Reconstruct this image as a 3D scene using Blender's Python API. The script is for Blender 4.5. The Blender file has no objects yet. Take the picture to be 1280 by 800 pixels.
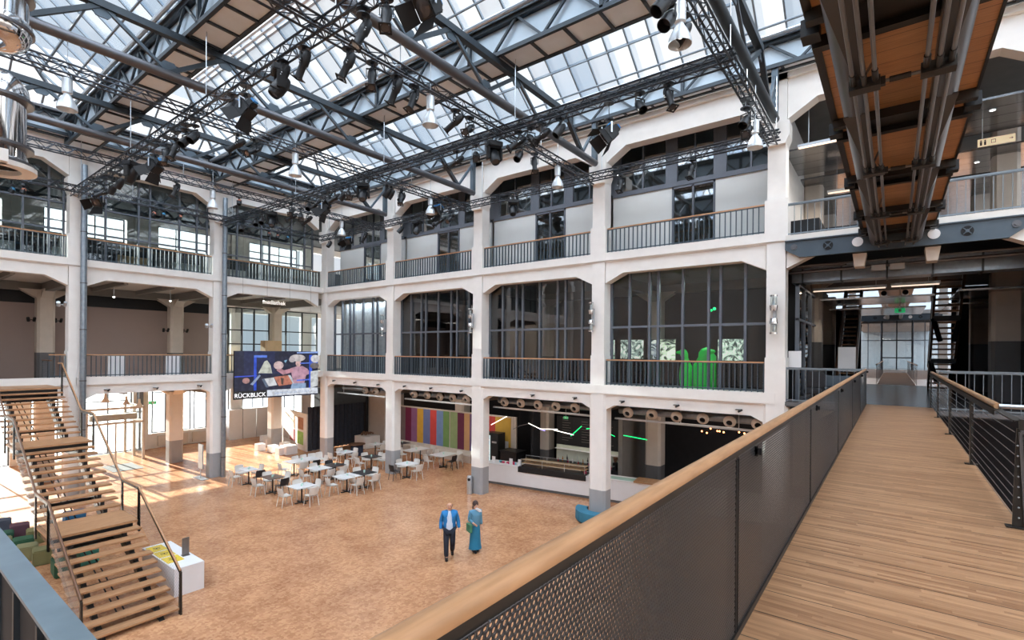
import bpy, bmesh, math, random
from mathutils import Vector, Matrix
random.seed(7)
sc = bpy.context.scene
col = sc.collection
PI = math.pi

# ------------------------------------------------------------------ camera
cam_d = bpy.data.cameras.new('camera'); cam = bpy.data.objects.new('camera', cam_d); col.objects.link(cam)
cam_d.sensor_width = 36.0; cam_d.sensor_fit = 'HORIZONTAL'
cam_d.lens = 631.0 / 1280.0 * 36.0
cam_d.shift_y = (440.4 - 400.0) / 1280.0
cam_d.clip_start = 0.05; cam_d.clip_end = 400
YAW, ROLL = 0.6471, 0.0082
s_, c_ = math.sin(YAW), math.cos(YAW)
fw = Vector((-s_, c_, 0)); rt = Vector((c_, s_, 0)); up = Vector((0, 0, 1))
r2 = rt * math.cos(ROLL) + up * math.sin(ROLL); u2 = -rt * math.sin(ROLL) + up * math.cos(ROLL)
m = Matrix((r2, u2, -fw)).transposed().to_4x4(); m.translation = Vector((0, 0, 6.6))
cam.matrix_world = m
sc.camera = cam

# ------------------------------------------------------------------ sky, sun, exposure
w = bpy.data.worlds.new('sky'); sc.world = w; w.use_nodes = True
wn = w.node_tree.nodes; wl = w.node_tree.links; wn.clear()
bgn = wn.new('ShaderNodeBackground'); out = wn.new('ShaderNodeOutputWorld')
tc = wn.new('ShaderNodeTexCoord'); nz = wn.new('ShaderNodeTexNoise'); rp = wn.new('ShaderNodeValToRGB')
nz.inputs['Scale'].default_value = 2.2; nz.inputs['Detail'].default_value = 3
rp.color_ramp.elements[0].position = 0.36; rp.color_ramp.elements[0].color = (0.60, 0.76, 0.95, 1)
rp.color_ramp.elements[1].position = 0.62; rp.color_ramp.elements[1].color = (0.97, 0.98, 1, 1)
wl.new(tc.outputs['Generated'], nz.inputs['Vector']); wl.new(nz.outputs['Fac'], rp.inputs['Fac'])
wl.new(rp.outputs['Color'], bgn.inputs['Color'])
# the sky is brightest overhead and behind the camera, calmer towards the far left of the hall
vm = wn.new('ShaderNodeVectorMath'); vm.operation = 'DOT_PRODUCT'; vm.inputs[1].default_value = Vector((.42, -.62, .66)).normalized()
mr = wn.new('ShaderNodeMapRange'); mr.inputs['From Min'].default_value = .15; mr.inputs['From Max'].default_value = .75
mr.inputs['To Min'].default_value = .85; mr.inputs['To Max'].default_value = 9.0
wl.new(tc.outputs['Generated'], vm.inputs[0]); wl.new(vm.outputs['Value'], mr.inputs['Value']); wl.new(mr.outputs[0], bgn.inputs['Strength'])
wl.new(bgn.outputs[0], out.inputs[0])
sun_d = bpy.data.lights.new('sun', 'SUN'); sun_d.energy = 42.0; sun_d.angle = 0.01; sun_d.color = (1, .95, .86)
sun = bpy.data.objects.new('sun', sun_d); col.objects.link(sun)
sun.rotation_euler = Vector((1.0, 0.05, -0.30)).to_track_quat('-Z', 'Y').to_euler(); sun.location = (-60, 0, 30)
sc.view_settings.view_transform = 'Standard'; sc.view_settings.look = 'None'
sc.view_settings.gamma = 1; sc.view_settings.use_curve_mapping = False
sc.view_settings.exposure = 0.0
sc.render.engine = 'CYCLES'
cy = sc.cycles
cy.use_denoising = True
cy.max_bounces = 8; cy.diffuse_bounces = 5; cy.glossy_bounces = 3; cy.transmission_bounces = 4; cy.transparent_max_bounces = 24
cy.sample_clamp_indirect = 8; cy.caustics_reflective = False; cy.caustics_refractive = False

# ------------------------------------------------------------------ materials
def lin(c):
    return tuple((x / 12.92 if x <= .04045 else ((x + .055) / 1.055) ** 2.4) for x in c)
def srgb(r, g, b): return lin((r / 255, g / 255, b / 255)) + (1,)
def base(name):
    mt = bpy.data.materials.new(name); mt.use_nodes = True
    nt = mt.node_tree; b = nt.nodes['Principled BSDF']
    return mt, nt, b
def objco(nt, scale=(1, 1, 1), rot=(0, 0, 0), kind='Object', loc=(0, 0, 0)):
    t = nt.nodes.new('ShaderNodeTexCoord'); mp = nt.nodes.new('ShaderNodeMapping')
    mp.inputs['Scale'].default_value = scale; mp.inputs['Location'].default_value = loc; mp.inputs['Rotation'].default_value = rot
    nt.links.new(t.outputs[kind], mp.inputs['Vector']); return mp.outputs[0]
def ramp(nt, fac, stops):
    r = nt.nodes.new('ShaderNodeValToRGB')
    e = r.color_ramp.elements
    while len(e) < len(stops): e.new(0.5)
    for k, (p, c) in enumerate(stops): e[k].position = p; e[k].color = c
    nt.links.new(fac, r.inputs['Fac']); return r.outputs['Color']
def mix(nt, fac, a, b, mode='MIX'):
    n = nt.nodes.new('ShaderNodeMix'); n.data_type = 'RGBA'; n.blend_type = mode
    if isinstance(fac, float): n.inputs[0].default_value = fac
    else: nt.links.new(fac, n.inputs[0])
    for k, v in ((6, a), (7, b)):
        if isinstance(v, tuple): n.inputs[k].default_value = v
        else: nt.links.new(v, n.inputs[k])
    return n.outputs[2]
def paint(name, c, rough=.6, metal=0, var=.08, scale=3.0, spec=None):
    mt, nt, b = base(name)
    n = nt.nodes.new('ShaderNodeTexNoise'); n.inputs['Scale'].default_value = scale; n.inputs['Detail'].default_value = 4
    nt.links.new(objco(nt), n.inputs['Vector'])
    lo = tuple(x * (1 - var) for x in c[:3]) + (1,); hi = tuple(min(1, x * (1 + var)) for x in c[:3]) + (1,)
    nt.links.new(ramp(nt, n.outputs['Fac'], [(.3, lo), (.7, hi)]), b.inputs['Base Color'])
    b.inputs['Roughness'].default_value = rough; b.inputs['Metallic'].default_value = metal
    if spec is not None: b.inputs['Specular IOR Level'].default_value = spec
    return mt
def emit(name, c, s):
    mt, nt, b = base(name)
    b.inputs['Base Color'].default_value = c; b.inputs['Emission Color'].default_value = c
    b.inputs['Emission Strength'].default_value = s
    return mt
def glass(name, tint=(1, 1, 1, 1), refl=.12, rough=.02, white=0.0, wcol=(.9, .93, .95, 1)):
    mt = bpy.data.materials.new(name); mt.use_nodes = True; nt = mt.node_tree; nt.nodes.clear()
    o = nt.nodes.new('ShaderNodeOutputMaterial'); tr = nt.nodes.new('ShaderNodeBsdfTransparent'); gl = nt.nodes.new('ShaderNodeBsdfGlossy')
    tr.inputs[0].default_value = tint; gl.inputs['Roughness'].default_value = rough
    mx = nt.nodes.new('ShaderNodeMixShader'); fr = nt.nodes.new('ShaderNodeFresnel'); fr.inputs[0].default_value = 1.45
    geo = nt.nodes.new('ShaderNodeNewGeometry'); im = nt.nodes.new('ShaderNodeMapRange'); im.inputs['To Min'].default_value = 1.45; im.inputs['To Max'].default_value = 1 / 1.45
    nt.links.new(geo.outputs['Backfacing'], im.inputs['Value']); nt.links.new(im.outputs[0], fr.inputs[0])
    mth = nt.nodes.new('ShaderNodeMath'); mth.operation = 'MULTIPLY_ADD'; mth.inputs[1].default_value = 1.0; mth.inputs[2].default_value = refl
    mth.use_clamp = True
    nt.links.new(fr.outputs[0], mth.inputs[0]); nt.links.new(mth.outputs[0], mx.inputs[0])
    nt.links.new(tr.outputs[0], mx.inputs[1]); nt.links.new(gl.outputs[0], mx.inputs[2])
    res = mx.outputs[0]
    if white > 0:
        tl = nt.nodes.new('ShaderNodeBsdfTranslucent'); tl.inputs[0].default_value = wcol
        m2 = nt.nodes.new('ShaderNodeMixShader'); m2.inputs[0].default_value = white
        nt.links.new(res, m2.inputs[1]); nt.links.new(tl.outputs[0], m2.inputs[2]); res = m2.outputs[0]
    nt.links.new(res, o.inputs[0]); return mt
def wood(name, c1, c2, axis='X', strip=.03, length=.5, plank=None, rough=.45, nf=.55):
    # long strips along an axis, with optional dark plank joints across the other
    mt, nt, b = base(name)
    rot = (0, 0, 0) if axis == 'X' else ((0, 0, PI / 2))
    br = nt.nodes.new('ShaderNodeTexBrick')
    sx = nt.nodes.new('ShaderNodeSeparateXYZ'); nt.links.new(objco(nt, rot=rot), sx.inputs[0])
    def mth(op, a, b_):
        q = nt.nodes.new('ShaderNodeMath'); q.operation = op
        for k_, v_ in ((0, a), (1, b_)):
            if isinstance(v_, (int, float)): q.inputs[k_].default_value = v_
            else: nt.links.new(v_, q.inputs[k_])
        return q.outputs[0]
    row = mth('FLOOR', mth('DIVIDE', sx.outputs[1], strip), 0); wn_ = nt.nodes.new('ShaderNodeTexWhiteNoise'); wn_.noise_dimensions = '1D'; nt.links.new(row, wn_.inputs['W'])
    cx_ = nt.nodes.new('ShaderNodeCombineXYZ'); nt.links.new(mth('ADD', sx.outputs[0], mth('MULTIPLY', wn_.outputs['Value'], length * 7)), cx_.inputs[0]); nt.links.new(sx.outputs[1], cx_.inputs[1])
    nt.links.new(cx_.outputs[0], br.inputs['Vector'])
    br.inputs['Scale'].default_value = 1; br.inputs['Brick Width'].default_value = length; br.inputs['Row Height'].default_value = strip
    br.inputs['Mortar Size'].default_value = 0.0; br.inputs['Color1'].default_value = c1; br.inputs['Color2'].default_value = c2
    br.inputs['Bias'].default_value = 0.0; br.offset = 0
    n = nt.nodes.new('ShaderNodeTexNoise'); n.inputs['Scale'].default_value = 4; n.inputs['Detail'].default_value = 6
    nt.links.new(objco(nt, scale=(1.2, 22, 6) if axis == 'X' else (22, 1.2, 6)), n.inputs['Vector'])
    cc = mix(nt, nf, br.outputs['Color'], ramp(nt, n.outputs['Fac'], [(.3, tuple(x * .78 for x in c2[:3]) + (1,)), (.7, tuple(min(1, x * 1.12) for x in c1[:3]) + (1,))]))
    if plank:
        b2 = nt.nodes.new('ShaderNodeTexBrick'); nt.links.new(objco(nt, rot=rot, loc=(20, 0, 0)), b2.inputs['Vector']); b2.offset = 0
        b2.inputs['Scale'].default_value = 1; b2.inputs['Brick Width'].default_value = 50; b2.inputs['Row Height'].default_value = plank
        b2.inputs['Mortar Size'].default_value = .004; b2.inputs['Mortar Smooth'].default_value = .1
        cc = mix(nt, b2.outputs['Fac'], cc, (.025, .018, .012, 1))
    nt.links.new(cc, b.inputs['Base Color']); b.inputs['Roughness'].default_value = rough
    return mt
M = {}
M['cream'] = paint('cream concrete paint', srgb(226, 223, 219), .75, var=.03)
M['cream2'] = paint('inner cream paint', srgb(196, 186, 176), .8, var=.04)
M['grey_paint'] = paint('grey column base paint', srgb(150, 151, 153), .6, var=.04)
M['dkgrey_paint'] = paint('dark grey base paint', srgb(92, 92, 94), .6, var=.04)
M['steel'] = paint('blue grey steel paint', srgb(74, 86, 96), .45, .3, .08)
M['steel_lt'] = paint('pale blue grey steel', srgb(112, 128, 138), .4, .2, .12, 6)
M['bar_grey'] = paint('grey glazing bar', srgb(118, 128, 136), .45, .3, .06)
M['rig'] = paint('worn rig truss tube', srgb(62, 66, 72), .3, .7, .15, 9)
M['steel_dk'] = paint('dark blue grey steel paint', srgb(47, 55, 62), .45, .3, .1)
M['black'] = paint('black metal', srgb(30, 31, 34), .45, .3, .1)
M['black_matt'] = paint('matt black', srgb(22, 22, 24), .8, 0, .1)
M['brown_steel'] = paint('dark bronze steel', srgb(52, 49, 46), .42, .5, .1)
M['tube_steel'] = paint('grey lacquered tube', srgb(98, 98, 102), .32, .6, .06)
M['rod'] = paint('brushed rod steel', srgb(120, 116, 114), .35, .7, .06)
M['alu'] = paint('aluminium', srgb(190, 196, 202), .3, .8, .05)
M['galv'] = paint('galvanised pipe', srgb(140, 150, 160), .35, .75, .12, 8)
M['chrome'] = paint('chrome', srgb(225, 225, 228), .08, 1, .02)
M['lens'] = paint('dark lens', srgb(70, 72, 78), .12, .2, .05)
M['plate'] = paint('dark grey plate', srgb(66, 68, 72), .4, .2, .06)
M['bell'] = paint('pale aluminium lamp', srgb(205, 210, 214), .35, .5, .05)
M['warm_panel'] = paint('warm grey soffit panel', srgb(204, 194, 184), .6, 0, .05)
M['pale_soffit'] = paint('pale soffit panel', srgb(214, 226, 236), .6, 0, .04)
M['blue_panel'] = paint('pale blue girder glazing', srgb(176, 192, 204), .3, 0, .05)
M['white'] = paint('white lacquer', srgb(228, 228, 230), .4, 0, .02)
M['white_plastic'] = paint('warm white plastic', srgb(214, 210, 204), .45, 0, .03)
M['black_plastic'] = paint('black plastic', srgb(38, 38, 42), .45, 0, .1)
M['table_white'] = paint('white table laminate', srgb(222, 222, 222), .3, 0, .03)
M['table_brown'] = paint('brown table laminate', srgb(96, 84, 78), .35, 0, .08)
M['table_black'] = paint('black table laminate', srgb(52, 52, 55), .4, 0, .08)
M['panel_white'] = paint('pale wall panel', srgb(206, 210, 210), .5, 0, .03, 1)
M['anthracite'] = paint('anthracite frame', srgb(98, 104, 114), .45, .2, .06)
M['mauve'] = paint('mauve grey wall', srgb(160, 144, 140), .85, 0, .05, .6)
M['dark_floor'] = paint('dark polished floor', srgb(58, 60, 64), .2, 0, .15, 1.2)
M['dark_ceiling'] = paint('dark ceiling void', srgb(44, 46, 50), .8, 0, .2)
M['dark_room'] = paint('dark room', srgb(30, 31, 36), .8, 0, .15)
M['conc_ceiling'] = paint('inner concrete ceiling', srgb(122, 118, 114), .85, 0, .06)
M['metal_panel'] = paint('satin metal ceiling panel', srgb(142, 140, 140), .16, .9, .05, 1.5)
M['pavement'] = paint('light pavement', srgb(215, 214, 210), .9, 0, .05)
M['far_building'] = paint('pale building', srgb(225, 222, 216), .9, 0, .03)
M['wood_deck'] = wood('oak deck', srgb(190, 146, 108), srgb(134, 92, 62), 'X', .032, .62, .3225, .42, .3)
M['wood_tread'] = wood('oak tread', srgb(186, 142, 104), srgb(150, 108, 76), 'Y', .03, .7, None, .4)
M['wood_rail'] = wood('oak handrail', srgb(190, 146, 108), srgb(172, 128, 90), 'Y', .2, 3, None, .38)
M['wood_railx'] = wood('oak handrail across', srgb(196, 150, 112), srgb(178, 132, 96), 'X', .2, 3, None, .4)
M['wood_under'] = wood('warm wooden soffit', srgb(196, 150, 106), srgb(172, 126, 86), 'X', .3, 3, .3, .4)
M['wood_box'] = paint('plywood', srgb(206, 172, 132), .5, 0, .08)
M['brown_wood'] = paint('brown stair wood', srgb(104, 72, 52), .5, 0, .1)
M['yellow'] = paint('yellow brochure', srgb(228, 196, 60), .6, 0, .05)
M['curtain'] = paint('dark blue curtain', srgb(44, 50, 62), .8, 0, .15, 6)
M['curtain_grey'] = paint('grey curtain', srgb(176, 184, 190), .8, 0, .12, 6)
M['skin'] = paint('skin', srgb(205, 158, 132), .6, 0, .05)
M['teal_seat'] = paint('teal upholstery', srgb(48, 112, 138), .8, 0, .06)
M['glass'] = glass('clear glass', (.86, .9, .9, 1), .05)
M['glass_dark'] = glass('dark glass', (.42, .46, .5, 1), .10)
M['glass_roof'] = glass('roof glass', (.95, .97, .99, 1), .02, .08, .06, (.5, .53, .56, 1))
M['glass_frost'] = glass('frosted roof glass', (.86, .9, .93, 1), .02, .2, .25, (.45, .48, .5, 1))
M['glass_grey'] = glass('shaded roof glass', (.62, .70, .78, 1), .03, .1, .1, (.4, .45, .5, 1))
M['glass_teal'] = glass('teal tinted glass', (.62, .72, .74, 1), .07)
M['glass_mirror'] = glass('reflecting window glass', (.5, .6, .63, 1), .3, .03)
M['glass_far'] = glass('dim roof glass', (.22, .24, .26, 1), .05)
M['glass_side'] = glass('railing side film', (.86, .88, .88, 1), .04, .1, .1)
M['exit_green'] = emit('exit sign green', srgb(30, 150, 90), 1.0)
M['white_glow'] = emit('white light', (1, .97, .92, 1), 9)
M['warm_glow'] = emit('warm tube light', (1, .78, .6, 1), 1.1)
M['green_glow'] = emit('green neon', (.005, .85, .22, 1), 1.8)
M['green_figure'] = paint('green lacquer figure', srgb(40, 235, 90), .35, 0, .05)
# end grain block floor
mt, nt, b = base('wood block floor')
v = nt.nodes.new('ShaderNodeTexVoronoi'); v.distance = 'MANHATTAN'; v.inputs['Scale'].default_value = 13
nt.links.new(objco(nt), v.inputs['Vector'])
n = nt.nodes.new('ShaderNodeTexNoise'); n.inputs['Scale'].default_value = .9; n.inputs['Detail'].default_value = 6; nt.links.new(objco(nt), n.inputs['Vector'])
bw = nt.nodes.new('ShaderNodeRGBToBW'); nt.links.new(v.outputs['Color'], bw.inputs[0])
a1 = ramp(nt, bw.outputs[0], [(.25, srgb(158, 108, 76)), (.5, srgb(186, 134, 98)), (.8, srgb(206, 158, 118))])
a2 = ramp(nt, n.outputs['Fac'], [(.35, srgb(160, 110, 78)), (.6, srgb(200, 148, 108))])
nt.links.new(mix(nt, .5, a1, a2), b.inputs['Base Color']); b.inputs['Roughness'].default_value = .27
M['block_floor'] = mt
# perforated sheet: round holes in a staggered grid
def perforated(name, c, pitch, rad, ax):
    mt, nt, b = base(name)
    b.inputs['Base Color'].default_value = c; b.inputs['Roughness'].default_value = .4; b.inputs['Metallic'].default_value = .4
    t = nt.nodes.new('ShaderNodeTexCoord'); sp = nt.nodes.new('ShaderNodeSeparateXYZ'); nt.links.new(t.outputs['Object'], sp.inputs[0])
    def mm(op, a, bb=None):
        q = nt.nodes.new('ShaderNodeMath'); q.operation = op
        for k, vv in ((0, a), (1, bb)):
            if vv is None: continue
            if isinstance(vv, (int, float)): q.inputs[k].default_value = vv
            else: nt.links.new(vv, q.inputs[k])
        return q.outputs[0]
    uu = sp.outputs[ax]; vv = sp.outputs[2]; H = pitch * math.sqrt(3)
    def cell(off):
        x = mm('DIVIDE', uu, pitch); y = mm('DIVIDE', vv, H)
        if off: x = mm('ADD', x, .5); y = mm('ADD', y, .5)
        dx = mm('MULTIPLY', mm('SUBTRACT', mm('FRACT', mm('ADD', x, 1000)), .5), pitch)
        dy = mm('MULTIPLY', mm('SUBTRACT', mm('FRACT', mm('ADD', y, 1000)), .5), H)
        return mm('SQRT', mm('ADD', mm('MULTIPLY', dx, dx), mm('MULTIPLY', dy, dy)))
    d = mm('MINIMUM', cell(False), cell(True))
    hole = mm('LESS_THAN', d, rad)
    tr = nt.nodes.new('ShaderNodeBsdfTransparent'); mx = nt.nodes.new('ShaderNodeMixShader')
    nt.links.new(hole, mx.inputs[0]); nt.links.new(b.outputs[0], mx.inputs[1]); nt.links.new(tr.outputs[0], mx.inputs[2])
    nt.links.new(mx.outputs[0], nt.nodes['Material Output'].inputs[0]); return mt
M['perf'] = perforated('perforated steel', srgb(62, 62, 64), .0185, .0070, 1)
M['perf_glint'] = perforated('perforated steel hole glint', srgb(150, 150, 152), .0185, .0071, 1)  # inner sheets at the hole walls, painted paler to imitate glinting hole edges
M['perfx'] = perforated('perforated steel across', srgb(62, 62, 64), .022, .0078, 0)

# ------------------------------------------------------------------ mesh helpers
class MB:
    def __init__(s, T=None): s.v = []; s.f = []; s.mi = []; s.T = T; s.cur = 0; s.ch = []
    def _add(s, vs, fs):
        o = len(s.v); s.ch.append((o, len(s.f), len(vs), len(fs)))
        if s.T: vs = [s.T(Vector(p)) for p in vs]
        s.v += [tuple(p) for p in vs]; s.f += [tuple(i + o for i in f) for f in fs]; s.mi += [s.cur] * len(fs); return s
    def box(s, x0, x1, y0, y1, z0, z1):
        vs = [(x, y, z) for z in (z0, z1) for y in (y0, y1) for x in (x0, x1)]
        return s._add(vs, [(0, 2, 3, 1), (4, 5, 7, 6), (0, 1, 5, 4), (2, 6, 7, 3), (0, 4, 6, 2), (1, 3, 7, 5)])
    def bar(s, p, q, w, h=None, upv=(0, 0, 1)):
        p = Vector(p); q = Vector(q); h = h or w; d = (q - p).normalized(); u = Vector(upv)
        if abs(d.dot(u)) > .98: u = Vector((0, 1, 0)) if abs(d.y) < .9 else Vector((1, 0, 0))
        sd = d.cross(u).normalized(); u = sd.cross(d).normalized()
        vs = [e + sd * (a * w / 2) + u * (b_ * h / 2) for e in (p, q) for a, b_ in ((-1, -1), (1, -1), (1, 1), (-1, 1))]
        return s._add(vs, [(3, 2, 1, 0), (4, 5, 6, 7), (0, 1, 5, 4), (1, 2, 6, 5), (2, 3, 7, 6), (3, 0, 4, 7)])
    def tube(s, p, q, r, n=10, r1=None, cap=True):
        p = Vector(p); q = Vector(q); d = (q - p).normalized(); r1 = r if r1 is None else r1
        a = d.orthogonal().normalized(); b_ = d.cross(a)
        vs = [e + (a * math.cos(t) + b_ * math.sin(t)) * rr for e, rr in ((p, r), (q, r1)) for t in [2 * PI * k / n for k in range(n)]]
        fs = [(k, (k + 1) % n, n + (k + 1) % n, n + k) for k in range(n)]
        if cap: fs += [tuple(range(n))[::-1], tuple(range(n, 2 * n))]
        return s._add(vs, fs)
    def path(s, pts, r, n=8, sq=None):
        for a, b_ in zip(pts, pts[1:]):
            s.tube(a, b_, r, n)
        return s
    def lathe(s, prof, c=(0, 0, 0), ax=(0, 0, 1), n=20):
        d = Vector(ax).normalized(); a = d.orthogonal().normalized(); b_ = d.cross(a); c = Vector(c)
        vs = [c + d * z + (a * math.cos(t) + b_ * math.sin(t)) * max(r, 1e-4) for r, z in prof for t in [2 * PI * k / n for k in range(n)]]
        fs = [(j * n + k, j * n + (k + 1) % n, (j + 1) * n + (k + 1) % n, (j + 1) * n + k) for j in range(len(prof) - 1) for k in range(n)]
        return s._add(vs, fs)
    def prism(s, poly, t0, t1, plane='XZ'):
        # poly in a plane, extruded along the remaining axis from t0 to t1
        def P(a, b_, t):
            return (a, t, b_) if plane == 'XZ' else ((t, a, b_) if plane == 'YZ' else (a, b_, t))
        n = len(poly); vs = [P(a, b_, t) for t in (t0, t1) for a, b_ in poly]
        fs = [(k, (k + 1) % n, n + (k + 1) % n, n + k) for k in range(n)] + [tuple(range(n))[::-1], tuple(range(n, 2 * n))]
        return s._add(vs, fs)
    def quad(s, *p): return s._add(list(p), [tuple(range(len(p)))])
    def sph(s, c, r, n=10, sz=(1, 1, 1)):
        c = Vector(c); prof = [(r * math.sin(PI * k / n), -r * math.cos(PI * k / n)) for k in range(n + 1)]
        m = n + 2
        vs = [(c.x + rr * math.cos(2 * PI * k / m) * sz[0], c.y + rr * math.sin(2 * PI * k / m) * sz[1], c.z + z * sz[2]) for rr, z in prof for k in range(m)]
        fs = [(j * m + k, j * m + (k + 1) % m, (j + 1) * m + (k + 1) % m, (j + 1) * m + k) for j in range(n) for k in range(m)]
        return s._add(vs, fs)
    def mesh(s, name, mats, smooth=False, bevel=0, merge=False):
        me = bpy.data.meshes.new(name); me.from_pydata(s.v, [], s.f)
        if not isinstance(mats, (list, tuple)): mats = [mats]
        for k in mats: me.materials.append(M[k] if isinstance(k, str) else k)
        for p, i in zip(me.polygons, s.mi): p.material_index = min(i, len(mats) - 1)
        bm = bmesh.new(); bm.from_mesh(me)
        if merge or smooth or bevel: bmesh.ops.remove_doubles(bm, verts=bm.verts, dist=1e-5)
        bmesh.ops.recalc_face_normals(bm, faces=bm.faces)
        if bevel: bmesh.ops.bevel(bm, geom=[e for e in bm.edges], offset=bevel, segments=2, affect='EDGES', clamp_overlap=True)
        bm.to_mesh(me); bm.free()
        if smooth:
            for p in me.polygons: p.use_smooth = True
            try: me.set_sharp_from_angle(angle=.7)
            except Exception: pass
        return me
    def build(s, name, mats, parent=None, smooth=False, bevel=0):
        o = bpy.data.objects.new(name, s.mesh(name, mats, smooth, bevel)); col.objects.link(o)
        if parent: o.parent = parent
        return o
def tag(o, label=None, cat=None, group=None, kind=None):
    if label: o['label'] = label
    if cat: o['category'] = cat
    if group: o['group'] = group
    if kind: o['kind'] = kind
    return o
def struct(o): o['kind'] = 'structure'; return o
def empty(name, loc=(0, 0, 0), rz=0):
    o = bpy.data.objects.new(name, None); col.objects.link(o); o.location = loc; o.rotation_euler = (0, 0, rz); o.empty_display_size = .1
    return o
KIDS = {}
def dup(root, loc=None, rz=None, label=None, group=None):
    def cp(o, par):
        c = o.copy(); col.objects.link(c); c.parent = par
        for ch in KIDS[o.name]: cp(ch, c)
        return c
    r = cp(root, None)
    if loc is not None: r.location = loc
    if rz is not None: r.rotation_euler = (0, 0, rz)
    if label: r['label'] = label
    if group: r['group'] = group
    return r
def remember(root):
    def rec(o):
        KIDS[o.name] = list(o.children)
        for ch in o.children: rec(ch)
    rec(root)

# ------------------------------------------------------------------ main dimensions
XA, YB, BAY = -27.97, 17.75, 6.246
COLX = [XA + BAY * i for i in range(7)]          # column lines of the back facade
COLY = [-11.1, -5.4, 0.3, 6.02, 11.74, YB]      # column lines of the left facade
F1, F2 = 5.10, 10.20                             # upper floor levels
def TB(p): return Vector((p.x, YB + p.y, p.z))          # local (along, depth, z) -> back facade
def TA(p): return Vector((XA - p.y, p.x, p.z))          # -> left facade
def part(name, mb, mats, parent, **k):
    o = mb.build(name, mats, parent, **k)
    if parent.parent is None: o.location = -Vector(parent.location)
    return o
def parts(name, mb, mats, parent, per=1, **k):
    # every added shape (or every `per` of them) becomes a part of its own
    for i in range(0, len(mb.ch), per):
        q = MB(); grp = mb.ch[i:i + per]; v0 = grp[0][0]; v1 = grp[-1][0] + grp[-1][2]; f0 = grp[0][1]; f1 = grp[-1][1] + grp[-1][3]
        q.v = mb.v[v0:v1]; q.f = [tuple(a - v0 for a in f) for f in mb.f[f0:f1]]; q.mi = mb.mi[f0:f1]
        part(name, q, mats, parent, **k)
def single(name, mb, mats, label, cat, group=None, kind=None, **k):
    # a thing that is one mesh; its origin goes to the middle of its underside
    xs = [p[0] for p in mb.v]; ys = [p[1] for p in mb.v]; zs = [p[2] for p in mb.v]
    c = Vector(((min(xs) + max(xs)) / 2, (min(ys) + max(ys)) / 2, min(zs)))
    mb.v = [(p[0] - c.x, p[1] - c.y, p[2] - c.z) for p in mb.v]
    o = mb.build(name, mats, None, **k); o.location = c
    return tag(o, label, cat, group, kind)

# ================================================================== SETTING
# ---- ground floor
g = MB().box(XA - 11.4, 16, -12, 33, -.3, 0); struct(g.build('floor', 'block_floor'))
struct(MB().box(-140, XA - 11.4, -60, 120, -.4, -.05).build('pavement_outside', 'pavement'))
# ---- facades: spandrel beams with haunches
def opening_poly(s0, s1, z_top, z_beam, hw, hh):
    # underside outline of a haunched beam between two columns
    return [(s0, z_top), (s0, z_beam - hh), (s0 + hw, z_beam), (s1 - hw, z_beam), (s1, z_beam - hh), (s1, z_top)]
def facade(T, cols, name, skip=()):
    f = MB(T)
    for i, (a, b_) in enumerate(zip(cols, cols[1:])):
        s0, s1 = a + .29, b_ - .29
        br = (name == 'wall_back' and i == 4)
        if not br: f.prism(opening_poly(s0, s1, 5.05, 4.60, .42, .22), .08, .5)
        f.prism(opening_poly(s0, s1, 10.17, 9.67, .74, .36), .08, .5)
        f.prism(opening_poly(s0, s1, 15.25, 14.50, .8, .5), .08, .55)
        if not br: f.box(s0 - .3, s1 + .3, .5, .9, 4.75, 5.08)
        if not br:
            f.box(s0 - .3, s1 + .3, -.02, .45, 5.03, 5.37)
            f.box(s0 - .3, s1 + .3, .02, .45, 4.985, 5.03)
            f.box(s0 - .3, s1 + .3, -.02, .45, 10.17, 10.47)
            f.box(s0 - .3, s1 + .3, .03, .45, 10.12, 10.17)
        f.box(a - .3, b_ + .3, -.06, .55, 15.25, 15.42)
    return struct(f.build(name, 'cream'))
facade(TB, COLX, 'wall_back')
facade(TA, COLY, 'wall_left')
# ---- facade columns, each one its own structural piece
def facade_column(T, s, name):
    f = MB(T)
    c = .10; hw = .36; d1 = .62
    octo = lambda w_, a, b_: [(s - w_ + c, a), (s + w_ - c, a), (s + w_, a + c), (s + w_, b_ - c), (s + w_ - c, b_), (s - w_ + c, b_), (s - w_, b_ - c), (s - w_, a + c)]
    f.cur = 1; f.prism(octo(hw, 0, d1), 0, 1.25, 'XY'); f.cur = 0
    f.prism(octo(hw, 0, d1), 1.25, 5.0, 'XY')
    f.box(s - .30, s + .30, -.0, .55, 5.0, 6.5)
    f.box(s - .27, s + .27, .02, .55, 6.5, 10.17)
    f.box(s - .33, s + .33, -.03, .55, 10.17, 11.5)
    f.box(s - .26, s + .26, .02, .55, 11.5, 13.45)
    f.prism([(s - .26, 13.2), (s + .26, 13.2), (s + .36, 13.45), (s + .36, 13.9), (s - .36, 13.9), (s - .36, 13.45)], -.12, .5)
    f.box(s - .28, s + .28, .02, .55, 13.9, 15.25)
    return struct(f.build(name, ['cream', 'grey_paint']))
for i, x in enumerate(COLX[:-1]): facade_column(TB, x, 'column')
for y in COLY[:-1]: facade_column(TA, y, 'column')
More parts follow.
